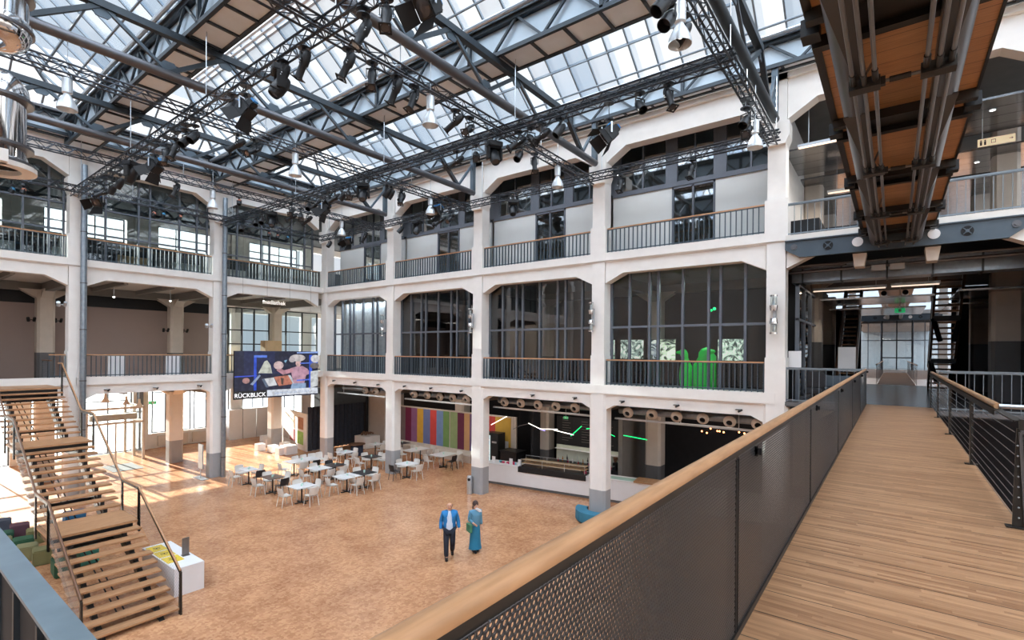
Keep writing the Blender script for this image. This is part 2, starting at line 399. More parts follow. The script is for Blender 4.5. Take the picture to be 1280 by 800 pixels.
# ---- interior columns (pale above a dark painted base)
def inner_column(x, y, z0, z1, w_=.4, mats=('cream2', 'dkgrey_paint'), cap=True, band=1.3):
    f = MB(); c = .1
    oc = lambda w_: [(x - w_ + c, y - w_), (x + w_ - c, y - w_), (x + w_, y - w_ + c), (x + w_, y + w_ - c), (x + w_ - c, y + w_), (x - w_ + c, y + w_), (x - w_, y + w_ - c), (x - w_, y - w_ + c)]
    f.cur = 1; f.prism(oc(w_), z0, z0 + band, 'XY'); f.cur = 0
    f.prism(oc(w_), z0 + band, z1, 'XY')
    if cap:
        for q in (0, 1):
            pts = [(-1.0, z1), (-w_, z1 - .42), (w_, z1 - .42), (1.0, z1)]
            if q: f.prism([(y + a, b_) for a, b_ in pts], x - .22, x + .22, 'YZ')
            else: f.prism([(x + a, b_) for a, b_ in pts], y - .22, y + .22, 'XZ')
    struct(f.build('column', list(mats)))
for y in COLY[2:]:
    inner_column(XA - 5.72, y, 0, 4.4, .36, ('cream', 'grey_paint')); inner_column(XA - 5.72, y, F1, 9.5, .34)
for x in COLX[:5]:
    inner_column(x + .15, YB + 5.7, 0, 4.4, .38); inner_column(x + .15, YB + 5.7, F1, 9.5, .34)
# bridge bay: dark columns on both sides of the passage
for y in (23.45, 29.1):
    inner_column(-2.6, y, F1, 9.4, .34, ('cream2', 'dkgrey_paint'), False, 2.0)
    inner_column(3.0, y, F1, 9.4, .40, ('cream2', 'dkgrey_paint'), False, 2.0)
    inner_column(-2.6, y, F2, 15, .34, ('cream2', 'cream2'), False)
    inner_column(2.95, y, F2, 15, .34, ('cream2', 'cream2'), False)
# ---- floor slabs and beams
sl = MB()
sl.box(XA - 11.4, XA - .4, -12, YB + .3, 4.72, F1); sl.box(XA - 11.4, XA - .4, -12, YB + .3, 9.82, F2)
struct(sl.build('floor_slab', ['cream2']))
sl = MB(); sl.box(XA - 11.4, -3.26, YB + .45, 32.3, 4.72, F1 - .02); sl.box(XA - 11.4, -3.26, YB + .45, 32.3, 9.82, F2)
sl.box(3.5, 16, YB + .45, 32.3, 4.72, F1 - .02); sl.box(3.5, 16, YB + .45, 32.3, 9.82, F2)
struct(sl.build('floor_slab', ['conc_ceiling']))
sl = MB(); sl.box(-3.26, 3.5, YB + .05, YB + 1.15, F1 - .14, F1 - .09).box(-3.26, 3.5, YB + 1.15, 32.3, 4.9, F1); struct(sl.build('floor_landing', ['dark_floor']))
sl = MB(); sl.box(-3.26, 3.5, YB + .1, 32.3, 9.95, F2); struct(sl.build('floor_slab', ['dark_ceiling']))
bm_ = MB()
for y in COLY[1:]:
    for z in (4.72, 9.82): bm_.box(XA - 11.2, XA - .5, y - .16, y + .16, z - .42, z)
for y in [COLY[1] + 1.9 * k for k in range(1, 12)]:
    for z in (4.72, 9.82): bm_.box(XA - 11.2, XA - .5, y - .08, y + .08, z - .22, z)
for z in (4.72, 9.82): bm_.box(XA - 5.9, XA - 5.55, -10, YB, z - .40, z)
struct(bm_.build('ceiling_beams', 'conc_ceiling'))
bm_ = MB()
for x in COLX[:5]:
    for z in (4.72, 9.82): bm_.box(x - .16, x + .16, YB + .5, 32, z - .42, z)
for z in (4.72, 9.82): bm_.box(XA, -3.3, YB + 5.55, YB + 5.85, z - .4, z)
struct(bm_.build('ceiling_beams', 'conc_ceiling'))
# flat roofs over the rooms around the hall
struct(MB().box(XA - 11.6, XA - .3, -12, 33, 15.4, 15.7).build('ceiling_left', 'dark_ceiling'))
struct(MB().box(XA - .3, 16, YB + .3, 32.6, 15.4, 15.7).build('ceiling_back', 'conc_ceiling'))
struct(MB().box(XA - .8, XA - .5, -12, 33, 15.7, 19.2).build('wall_clerestory', 'cream2'))  # wall behind the hip glass, added to keep low sun out of the hall
struct(MB().box(-14, 14, 32.6, 55, 15.5, 15.6).build('window_far_roof', 'glass_far'))
# ---- outer left wall with its windows at ground floor, glazed strips above
XO = XA - 11.4
ow = MB()
ow.box(XO - .35, XO, -12, 33, 4.3, 6.2)
ow.box(XO - .35, XO, -12, 33, 9.4, 13.4); ow.box(XO - .35, XO, -12, 33, 14.9, 15.5)
for y in [-5.4, .3, 6.02, 11.74, 17.75]: ow.box(XO - .35, XO, y - .8, y + .9, 13.4, 14.9)
for y in [-11.1, -5.4, .3, 6.02, 11.74, 17.75, 23.4, 29.1]:
    ow.box(XO - .35, XO + .12, y - .42, y + .42, 0, 15.4)
ow.box(XO - .35, XO, 6.02 + 6.15, 33, 0, .98)
struct(MB().box(XO + .13, XO + .2, -12, 33, F2, 13.35).build('wall_upper_left', 'steel_dk'))
ur_ = MB()
for y in [-9 + 1.43 * k for k in range(19)]: ur_.bar((XA - 4, y, 15.2), (XA - 4, y + 1.43, 13.8), .12); ur_.bar((XA - 4, y + 1.43, 13.8), (XA - 4, y + 2.86, 15.2), .1)
ur_.box(XA - 4.1, XA - 3.9, -10, 17.6, 13.7, 13.85)
struct(ur_.build('trim_truss', 'steel'))
struct(ow.build('wall_outer', 'cream'))
rad = MB()
for y0 in (12.9, 15.0): rad.box(XO + .02, XO + .16, y0 - .2, y0 + 1.6, .12, .82)
single('radiator', rad, 'warm_panel', 'long beige radiator cover below the tall windows', 'radiator')
def window(T, s0, s1, d, z0, z1, cols, rows, mats=('anthracite', 'glass'), fw_=.07, name='window_1'):
    """a glazed screen: mullions at cols, transoms at rows (positions in metres), one pane mesh"""
    f = MB(T)
    for s in [s0 + fw_ / 2] + list(cols) + [s1 - fw_ / 2]: f.box(s - fw_ / 2, s + fw_ / 2, d - .06, d + .06, z0, z1)
    for z in [z0 + fw_ / 2] + list(rows) + [z1 - fw_ / 2]: f.box(s0, s1, d - .05, d + .05, z - fw_ / 2, z + fw_ / 2)
    o = struct(f.build(name, mats[0]))
    p = MB(T).quad((s0, d, z0), (s1, d, z0), (s1, d, z1), (s0, d, z1))
    part('pane', p, mats[1], o)
    return o
TO = lambda p: Vector((XO - p.y, p.x, p.z))
wn_i = [0]
def wname(): wn_i[0] += 1; return 'window_%d' % wn_i[0]
for y0 in (12.3, 17.75 + .42, 23.8):
    for k in range(2):
        a = y0 + .1 + k * 2.55
        window(TO, a, a + 2.35, .15, 1.0, 4.25, [a + .8, a + 1.6], [3.7], ('anthracite', 'glass'), name=wname())
for y0, y1 in ((.75, 5.6), (6.45, 11.3), (-5, -.15)):
    window(TO, y0, y1, .15, 0.0, 4.3, [y0 + 1.2, y0 + 2.4, y0 + 3.6], [2.5, 3.3], ('anthracite', 'glass'), name=wname())
for k, y in enumerate([-5.4, .3, 6.02, 11.74, 17.75]):
    window(TO, y + .9, y + 4.8, .15, 13.4, 14.9, [y + 2.0, y + 3.3], [14.2], ('anthracite', 'glass_frost'), name=wname())
window(TO, 12.2, 17.3, .15, 6.2, 9.4, [13.5, 14.8, 16.1], [7.6], name=wname())
# ---- left facade: first-floor gallery back wall
mw = MB(); mw.box(XA - 7.2, XA - 7.0, -8, 14.6, F1, 8.9); struct(mw.build('wall_gallery', 'mauve'))
struct(MB().box(XA - 7.1, XA - 6.9, -8, 14.6, 8.9, 9.81).build('trim_1', 'black'))  # black sheet put in so the gap above the wall stays dark
struct(MB().box(XA - 7.3, XA - 1.9, 1.2, 1.35, F1, 9.4).build('wall_gallery', 'mauve'))
window(TA, 14.7, 21.0, 5.9, F1, 9.35, [15.6, 16.4, 17.4, 18.6, 19.8], [7.0, 7.9], ('black', 'glass_teal'), name=wname())
# ---- left facade: glazed screens of the second floor
for k, (a, b_) in enumerate(zip(COLY[1:], COLY[2:])):
    L = b_ - a
    window(TA, a + .28, b_ - .28, .75, F2 + .1, 15.2, [a + L * t for t in (.2, .42, .5, .72, .86)], [11.75, 12.9], ('anthracite', 'glass_teal'), name=wname())
# second-floor room contents behind the left glazing: white partition panels and dark racks
for k in range(7):
    y = -2.0 + k * 2.9
    o = MB(); o.box(XA - 8.2, XA - 8.1, y, y + 1.5, F2, F2 + 1.9)
    single('partition_panel', o, 'wood_box' if k % 3 == 1 else 'panel_white', ('plywood' if k % 3 == 1 else 'white') + ' partition panel far inside the upper left studio, number %s along the row' % ['first', 'second', 'third', 'fourth', 'fifth', 'sixth', 'seventh'][k], 'panel')
# ---- back facade, first floor: tall dark glazing behind the balustrade
for i in range(4):
    a, b_ = COLX[i] + .27, COLX[i + 1] - .27; L = b_ - a
    cs = [a + L * t for t in (.14, .28, .34, .5, .66, .73, .87)]
    window(TB, a, b_, .62, F1, 9.75, cs, [7.62], ('anthracite', 'glass_dark' if i in (1, 2) else 'glass'), .085, wname())
# room walls behind
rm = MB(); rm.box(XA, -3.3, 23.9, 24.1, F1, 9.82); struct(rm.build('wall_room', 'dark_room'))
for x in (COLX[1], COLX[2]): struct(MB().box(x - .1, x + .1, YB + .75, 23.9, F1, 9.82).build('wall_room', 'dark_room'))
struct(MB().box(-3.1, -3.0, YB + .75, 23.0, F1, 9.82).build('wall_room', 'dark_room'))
# grey curtains behind first bay
def curtain(name, p0, p1, z0, z1, mat, label, amp=.07, n=60, cat='curtain'):
    f = MB(); p0 = Vector(p0); p1 = Vector(p1); d = (p1 - p0); nn = Vector((-d.y, d.x, 0)).normalized()
    pts = [p0 + d * (k / n) + nn * amp * math.sin(k * 1.35) for k in range(n + 1)]
    for a, b_ in zip(pts, pts[1:]):
        f.quad((a.x, a.y, z0), (b_.x, b_.y, z0), (b_.x, b_.y, z1), (a.x, a.y, z1))
    return single(name, f, mat, label, cat, smooth=False)
curtain('curtain', (COLX[0] + .5, YB + 1.1, 0), (COLX[1] - .4, YB + 1.1, 0), F1 + .02, 9.5, 'curtain_grey', 'pale grey floor-length curtain behind the first-floor glazing next to the hall corner', .09, 48)
# ---- back facade, second floor: recessed pale wall with door and window band
YW = 1.1
for i in range(4):
    a, b_ = COLX[i] + .1, COLX[i + 1] - .1; L = b_ - a
    d0, d1 = a + L * .40, a + L * .66
    f = MB(TB)
    f.box(a, d0, YW, YW + .12, F2, 12.9); f.box(d1, b_, YW, YW + .12, F2, 12.9)
    struct(f.build('wall_upper', 'panel_white'))
    f = MB(TB); f.box(a, b_, YW - .06, YW + .1, 12.88, 13.02); f.box(a, b_, YW - .06, YW + .1, 14.75, 15.3)
    for t in (.0, .37, .66, .985): f.box(a + L * t, a + L * t + .32, YW - .05, YW + .1, 13.0, 14.8)
    struct(f.build('trim_%d' % (i + 2), 'anthracite'))
    segs = [(a + .3, a + L * .37), (a + L * .37 + .32, a + L * .66), (a + L * .66 + .32, b_)]
    for q0, q1 in segs: window(TB, q0, q1, YW, 13.0, 14.8, [(q0 + q1) / 2], [], ('anthracite', 'glass_mirror'), .06, wname())
    dr = MB(TB); z1 = 12.88; w_ = .07; mdl = (d0 + d1) / 2
    for s in (d0 + w_ / 2, mdl, d1 - w_ / 2): dr.box(s - w_ / 2, s + w_ / 2, YW - .03, YW + .09, F2, z1)
    dr.box(d0, d1, YW - .03, YW + .09, z1 - .09, z1); dr.box(d0, d1, YW - .03, YW + .09, F2, F2 + .2)
    o = struct(dr.build('door_%d' % (i + 1), 'anthracite'))
    part('pane', MB(TB).quad((d0, YW + .03, F2), (d1, YW + .03, F2), (d1, YW + .03, z1), (d0, YW + .03, z1)), 'glass_mirror', o)
    part('door_handle', MB(TB).tube((mdl + .12, YW - .06, F2 + 1.0), (mdl + .12, YW - .06, F2 + 1.35), .015), 'alu', o)
    # room behind
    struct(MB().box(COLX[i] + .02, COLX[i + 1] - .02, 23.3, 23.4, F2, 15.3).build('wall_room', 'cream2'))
# ---- ground floor back rooms
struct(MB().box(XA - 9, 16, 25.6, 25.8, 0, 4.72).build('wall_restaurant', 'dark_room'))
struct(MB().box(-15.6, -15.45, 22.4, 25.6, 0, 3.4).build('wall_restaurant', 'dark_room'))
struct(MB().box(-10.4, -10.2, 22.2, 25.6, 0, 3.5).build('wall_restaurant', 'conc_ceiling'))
# ---- far side walls that close the hall outside the picture
struct(MB().box(12.6, 12.9, -12, YB, 0, 15.4).build('wall_right', 'cream'))
struct(MB().box(-45, 16, -12.3, -12, 0, 15.4).build('wall_near', 'cream'))
# ================================================================== ROOF
RX0, RX1 = XA + .2, 12.6
def lattice_girder(T, s0, s1, w0, w1, z0, z1, label, stops=(), near=-1, grp='lattice gutter girders of the roof'):
    """box girder: lattice sides, pale glazing behind, panelled soffit. T maps (s, depth, z)"""
    p0 = T(Vector(((s0 + s1) / 2, (w0 + w1) / 2, z0)))
    root = tag(empty('lattice_girder', p0), label, 'girder', None)
    ch = MB(T)
    for w_ in (w0, w1):
        for z in (z0, z1): ch.box(s0, s1, w_ - .05, w_ + .05, z - .06, z + .06)
    part('chord', ch, 'steel_dk', root)
    la = MB(T); n = int(round((s1 - s0) / .88)); st = (s1 - s0) / n
    for w_ in (w0, w1):
        for k in range(n):
            a, b_ = s0 + k * st, s0 + (k + 1) * st
            la.bar((a, w_, z0 if k % 2 else z1), (b_, w_, z1 if k % 2 else z0), .065)
            if k % 5 == 0: la.bar((a, w_, z0), (a, w_, z1), .1)
    part('lacing', la, 'steel_dk', root)
    gp = MB(T)
    gp.box(s0, s1, w0 + .12, w0 + .135, z0 + .05, z1 - .05); gp.box(s0, s1, w1 - .135, w1 - .12, z0 + .05, z1 - .05)
    part('side_glazing', gp, 'blue_panel', root)
    sf = MB(T); sf.box(s0, s1, w0, w1, z0 - .01, z0 + .02); part('soffit_panel', sf, 'pale_soffit', root)
    ri = MB(T)
    k = s0
    while k < s1: ri.box(k - .035, k + .035, w0, w1, z0 - .07, z0 - .011); k += 1.041
    parts('soffit_rib', ri, 'steel_dk', root)
    tp = MB(T); tp.box(s0, s1, w0 - .1, w1 + .1, z1 + .06, z1 + .12); part('gutter', tp, 'steel', root)
    pp = MB(T); e = w0 - .22
    pp.tube((s0, e, z1 + .1), (s1, e, z1 + .1), .07, 8); part('heating_pipe', pp, 'alu', root)
    return root
TY = lambda p: Vector((p.x, p.y, p.z))
for y, lb in ((-5.4, 'lattice gutter girder behind the camera side of the roof'), (.3, 'lattice gutter girder directly above the near end of the hall'), (6.02, 'steep lattice gutter girder with warm soffit panels at upper left'), (11.74, 'long lattice gutter girder crossing the middle of the glass roof')):
    lattice_girder(TY, RX0, RX1, y - .45, y + .45, 15.15, 16.0, lb)
lattice_girder(TY, RX0, RX1, 17.28, 17.62, 15.5, 16.25, 'lattice girder lying along the top of the back facade')
lattice_girder(TA, -11, 17.2, -.50, -.15, 15.5, 16.25, 'lattice girder lying along the top of the left facade')
# glazing
GZ = [(-11.1, -5.4), (-5.4, .3), (.3, 6.02), (6.02, 11.74), (11.74, YB)]
EV, RG = 16.15, 18.25
XH = XA + .35; XR = XA + 3.2
for gi, (ya, yb) in enumerate(GZ):
    ym = (ya + yb) / 2
    BW = .781; nb = int(round((RX1 - XH) / BW)); rnd = random.Random(gi)
    pane = MB(); fr = MB()
    for side in (0, 1):
        ye = ya + .25 if side == 0 else yb - .25
        for k in range(nb):
            x0 = XH + k * BW; x1 = x0 + BW
            xa_ = max(x0, XH)
            # hip: cut the slope by the line from (XH, ye) to (XR, ym)
            def lim(x): return min(1.0, max(0.0, (x - XH) / (XR - XH)))
            t0, t1 = lim(x0), lim(x1)
            for (fa, fb) in ((0, .5), (.5, 1)):
                r_ = rnd.random()
                pane.cur = 0 if r_ < .42 else (1 if r_ < .82 else 2)
                a0, b0 = min(fa, t0), min(fb, t0); a1, b1 = min(fa, t1), min(fb, t1)
                P = lambda x, t: (x, ye + (ym - ye) * t, EV + (RG - EV) * t)
                if a1 < b1 or a0 < b0:
                    pts = [P(x0, a0), P(x1, a1), P(x1, b1), P(x0, b0)]
                    if b0 <= a0: pts = [P(x0, a0), P(x1, a1), P(x1, b1)]
                    pane.quad(*pts)
            t = lim(x0)
            if t > .05: fr.bar(P(x0, 0), P(x0, t), .05, .08)
        fr.bar((XH, ye, EV), (XR, ym, RG), .09, .12)
        tt = .5; xs_ = XH + (XR - XH) * tt
        fr.bar((xs_, ye + (ym - ye) * tt, EV + (RG - EV) * tt - .02), (RX1, ye + (ym - ye) * tt, EV + (RG - EV) * tt - .02), .06, .08)
        fr.tube((XH + 1, ye + (ym - ye) * .3, EV + (RG - EV) * .3 - .35), (RX1, ye + (ym - ye) * .3, EV + (RG - EV) * .3 - .35), .035, 6)
        fr.bar((XH, ye, EV), (RX1, ye, EV), .1, .14)
    pane.cur = 1
    pane.quad((XH, ya + .25, EV), (XH, yb - .25, EV), (XR, ym, RG))
    for q in range(1, 5):
        y = ya + .25 + (yb - ya - .5) * q / 5
        t = 1 - abs((y - ym) / (ym - ya - .25))
        fr.bar((XH, y, EV), (XH + (XR - XH) * t, y, EV + (RG - EV) * t), .06, .08)
    for q in (.3, .6):
        w_ = (ym - ya - .25) * (1 - q); xx = XH + (XR - XH) * q; zz = EV + (RG - EV) * q
        fr.bar((xx, ym - w_, zz), (xx, ym + w_, zz), .04, .05)
    o = struct(fr.build('window_roof_%d' % (gi + 1), 'bar_grey'))
    part('pane', pane, ['glass_roof', 'glass_frost', 'glass_grey'], o)
    rv = MB()
    for q in range(5): rv.box(XR, RX1, ym - .36 + q * .17, ym - .27 + q * .17, RG - .16 - .05 * abs(q - 2), RG - .09 - .05 * abs(q - 2))
    part('ridge_vent', rv, 'white', o)

# roof trusses running away from the camera over each column line
names = ['far left', 'second from the far left', 'third from the far left', 'fourth from the far left', 'heavy dark right-hand']
ulab = ['thin dark roof truss over the left facade top', 'dark roof truss landing on the first column right of the hall corner', 'grey tubular roof truss landing on the second column right of the hall corner', 'grey tubular roof truss landing on the third column right of the hall corner', 'dark roof truss beside the upper bridge landing on the column next to the bridge']
for i in range(1, 5):
    x = COLX[i]
    root = tag(empty('roof_truss', (x, YB - .2, 13.8)), ulab[i], 'roof truss', None)
    part('lower_chord', MB().tube((x, -11, 13.92), (x, 17.45, 13.92), .125, 14), 'tube_steel' if i < 4 else 'steel_dk', root, smooth=True)
    part('upper_chord', MB().box(x - .09, x + .09, -11, 15.2, 14.92, 15.1), 'steel_dk', root)
    part('post', MB().box(x - .09, x + .09, 17.3, 17.48, 13.9, 15.5), 'steel', root)
    part('diagonal', MB().bar((x, 15.2, 15.0), (x, 16.4, 13.98), .14), 'steel_dk', root)
    part('diagonal', MB().bar((x, 16.4, 13.98), (x, 17.35, 15.2), .09), 'steel', root)
    y = 15.2 ; up_ = True
    gus = MB()
    while y > -9:
        part('diagonal', MB().bar((x, y, 15.0), (x, y - 1.43, 13.98), .11 if up_ else .14), 'steel_dk', root)
        part('diagonal', MB().bar((x, y - 1.43, 13.98), (x, y - 2.86, 15.0), .08), 'steel', root)
        for yy, zz, sg in ((y, 14.92, -1), (y - 1.43, 14.05, 1)):
            gus.prism([(yy - .28, zz), (yy + .28, zz), (yy + .12, zz + sg * .22), (yy - .12, zz + sg * .22)], x - .02, x + .02, 'YZ')
        y -= 2.86
    parts('gusset', gus, 'steel', root)

# ================================================================== LIGHTING RIG
def rig_truss(p, q, label, grp, h=.24):
    p = Vector(p); q = Vector(q); mid = (p + q) / 2
    root = tag(empty('lighting_truss', mid - Vector((0, 0, h / 2))), label, 'truss', None)
    d = (q - p).normalized(); sd = d.cross(Vector((0, 0, 1))).normalized(); hh = h / 2
    for a in (-1, 1):
        for b_ in (-1, 1):
            off = sd * hh * a + Vector((0, 0, hh * b_))
            part('chord', MB().tube(p + off, q + off, .026, 6), 'rig', root)
    la = MB(); n = max(2, int((q - p).length / .26)); st = (q - p) / n
    for k in range(n):
        a, b_ = p + st * k, p + st * (k + 1)
        for sgn in (-1, 1):
            o1 = sd * hh * sgn
            z1, z2 = (hh, -hh) if k % 2 else (-hh, hh)
            la.tube(a + o1 + Vector((0, 0, z1)), b_ + o1 + Vector((0, 0, z2)), .012, 4, cap=False)
            o2 = Vector((0, 0, hh * sgn)); w1, w2 = (1, -1) if k % 2 else (-1, 1)
            la.tube(a + o2 + sd * hh * w1, b_ + o2 + sd * hh * w2, .012, 4, cap=False)
    part('lacing', la, 'rig', root)
    hg = MB(); L = (q - p).length; k = 1.0
    while k < L:
        c = p + d * k; hg.tube(c + Vector((0, 0, hh)), c + Vector((0, 0, 14.0 - c.z if abs(d.y) > .5 else 15.1 - c.z)), .012, 5); k += 5.9
    parts('hanger_rod', hg, 'alu', root)
    return root
RT = {}
zc = 13.12
RX = [-27.55] + COLX[1:5]
for i, (x, z, lb) in enumerate([(-27.35, 13.3, 'left facade lighting truss, black, hanging level with the second-floor glazing'), (COLX[1], zc, 'first black lengthwise lighting truss, nearest the left facade'), (COLX[2], zc, 'second black lengthwise lighting truss from the left facade'), (COLX[3], zc, 'third black lengthwise lighting truss from the left facade'), (COLX[4], zc, 'black lengthwise lighting truss beside the upper bridge')]):
    rig_truss((x, -5, z), (x, 17.1, z), lb, 0)
for y, z, lb in ((5.8, zc - .01, 'near crossing truss, black, with many stage lights, at upper left'), (11.7, zc - .01, 'middle crossing truss, black, hanging below the glass roof'), (17.15, 13.3, 'far facade truss, black, hanging along the back facade')):
    rig_truss((-27.5, y, z), (-2.8, y, z), lb, 0)

# ---- stage lights. Prototypes hang from their origin and aim along +Y, tilted down
def clamp_yoke(root, mat='black', w_=.12, drop=.3):
    part('clamp', MB().box(-.03, .03, -.035, .035, -.08, -.03).lathe([(0, -.02), (.13, -.02), (.13, .0), (0, .0)], n=14).tube((0, 0, -.08), (0, 0, -.14), .012, 6), 'rig', root)
    y = MB()
    y.box(-w_ - .01, w_ + .01, -.02, .02, -.15, -.135)
    for s in (-1, 1): y.box(s * w_ - .006, s * w_ + .006, -.02, .02, -drop - .04, -.14)
    part('yoke', y, mat, root)
def tilted(t, c=(0, 0, -.32)):
    R = Matrix.Rotation(-t, 3, 'X'); c = Vector(c)
    return lambda p: R @ p + c
def profile_spot(t):
    r = empty('profile_spot'); clamp_yoke(r); T = tilted(t)
    bd = part('body', MB(T).lathe([(0, -.26), (.06, -.26), (.085, -.2), (.1, -.1), (.1, .02), (.075, .06), (.075, .3), (.085, .3), (.085, .33), (.0, .33)], ax=(0, 1, 0), n=16), 'black', r, smooth=True)
    f = MB(T); 
    for a in ((-.11, .11, .33, .35, .08, .11), (-.11, .11, .33, .35, -.11, -.08), (-.11, -.08, .33, .35, -.08, .08), (.08, .11, .33, .35, -.08, .08)): f.box(*a)
    part('color_frame', f, 'black_matt', bd)
    part('lens', MB(T).lathe([(0, .335), (.07, .335)], ax=(0, 1, 0), n=16), 'lens', bd)
    k = MB(T)
    for s in (-1, 1):
        for q in (-.02, .03): k.tube((s * .1, q, 0), (s * .14, q, 0), .012, 6)
    parts('shutter_knob', k, 'alu', bd)
    return r
def par_can(t):
    r = empty('par_can'); clamp_yoke(r, 'black', .13); T = tilted(t)
    bd = part('body', MB(T).lathe([(0, -.2), (.05, -.2), (.08, -.15), (.115, -.02), (.118, .2), (.108, .2), (.1, 0), (0, -.02)], ax=(0, 1, 0), n=16), 'black', r, smooth=True)
    part('lens', MB(T).lathe([(0, .02), (.1, .02)], ax=(0, 1, 0), n=16), 'lens', bd)
    return r
def moving_head():
    r = empty('moving_head')
    part('clamp', MB().box(-.12, -.08, -.03, .03, -.1, .04).box(.08, .12, -.03, .03, -.1, .04), 'alu', r)
    part('base', MB().box(-.22, .22, -.17, .17, -.24, -.09), 'black', r, bevel=.02)
    y = MB(); y.box(-.2, .2, -.1, .1, -.29, -.245)
    for s in (-1, 1): y.box(s * .2 - .035, s * .2 + .035, -.09, .09, -.62, -.25)
    part('yoke', y, 'black_matt', r, bevel=.012)
    T = tilted(1.0, (0, 0, -.52))
    hd = part('head', MB(T).lathe([(0, -.26), (.11, -.24), (.155, -.12), (.16, .1), (.13, .24), (.12, .26), (.11, .22), (0, .22)], ax=(0, 1, 0), n=18), 'black', r, smooth=True)
    part('lens', MB(T).lathe([(0, .225), (.1, .225)], ax=(0, 1, 0), n=16), 'lens', hd)
    return r
def barn_door_light(t):
    r = empty('fresnel_light'); clamp_yoke(r, 'alu', .2, .36); T = tilted(t, (0, 0, -.38))
    part('body', MB(T).prism([(-.17, -.17), (.17, -.17), (.17, .17), (-.17, .17)], -.16, .12, 'XZ').box(-.1, .1, -.3, -.16, -.1, .1), 'black', r, bevel=.02)
    part('lens', MB(T).lathe([(0, .145), (.06, .14), (.14, .122)], ax=(0, 1, 0), n=18), 'lens', r)
    part('connector', MB(T).box(-.07, .07, -.34, -.3, -.06, .06).box(-.16, .16, -.14, -.05, .17, .2), paint('blue connector', srgb(40, 130, 200), .5), r)
    for k, (p0, p1, q1, q0) in enumerate([((-.17, .12, .17), (.17, .12, .17), (.24, .4, .32), (-.24, .4, .32)), ((-.17, .12, -.17), (.17, .12, -.17), (.24, .4, -.32), (-.24, .4, -.32)), ((-.17, .12, -.17), (-.17, .12, .17), (-.36, .36, .2), (-.36, .36, -.2)), ((.17, .12, -.17), (.17, .12, .17), (.36, .36, .2), (.36, .36, -.2))]):
        f = MB(T); n_ = Vector((0, -.008, 0)); f.quad(p0, p1, q1, q0); a = [Vector(v_) + n_ for v_ in (p0, p1, q1, q0)]; f.quad(*a)
        part('barn_door', f, 'black_matt', r)
    return r
def small_par(c):
    r = empty('color_par'); clamp_yoke(r, 'black', .09, .2); T = tilted(1.25, (0, 0, -.22))
    part('body', MB(T).lathe([(0, -.1), (.06, -.1), (.09, .0), (.09, .1), (.08, .1), (.07, .05), (0, .05)], ax=(0, 1, 0), n=12), 'black', r, smooth=True)
    part('housing_back', MB(T).lathe([(0, -.13), (.06, -.12), (.08, -.04)], ax=(0, 1, 0), n=12), c, r)
    return r
PR = {}
PR['pd'] = profile_spot(1.15); PR['pm'] = profile_spot(.65); PR['can'] = par_can(.9); PR['mh'] = moving_head()
PR['bd'] = barn_door_light(.7); PR['cb'] = small_par(paint('blue lamp back', srgb(60, 130, 170), .4)); PR['cr'] = small_par(paint('copper lamp back', srgb(190, 120, 96), .4))
for p_ in PR.values(): remember(p_)
used = {}
KN = {'pd': ('steep black profile spotlight', 'spotlight'), 'pm': ('slanting black profile spotlight', 'spotlight'), 'can': ('black par can', 'spotlight'), 'mh': ('black moving-head light', 'stage light'), 'bd': ('black barn-door light with blue connector', 'stage light'), 'cb': ('small lamp with blue back', 'spotlight'), 'cr': ('small lamp with copper coloured back', 'spotlight')}
def pxray(u, v):
    return fw + r2 * ((u - 640) / 631.0) + u2 * ((440.4 - v) / 631.0)
def on_plane(u, v, ax, val):
    d = pxray(u, v); t = val / d[ax]; return Vector((0, 0, 6.6)) + d * t
lines = {'R2': (1, 5.8, 'near crossing truss'), 'R4': (1, 11.7, 'middle crossing truss'), 'R6': (1, 17.1, 'far facade truss'), 'R7': (0, -27.35, 'left facade truss'),
         'R8': (0, COLX[1], 'first lengthwise truss'), 'R1': (0, COLX[2], 'second lengthwise truss'), 'R3': (0, COLX[3], 'third lengthwise truss'), 'R5': (0, COLX[4], 'truss beside the upper bridge')}
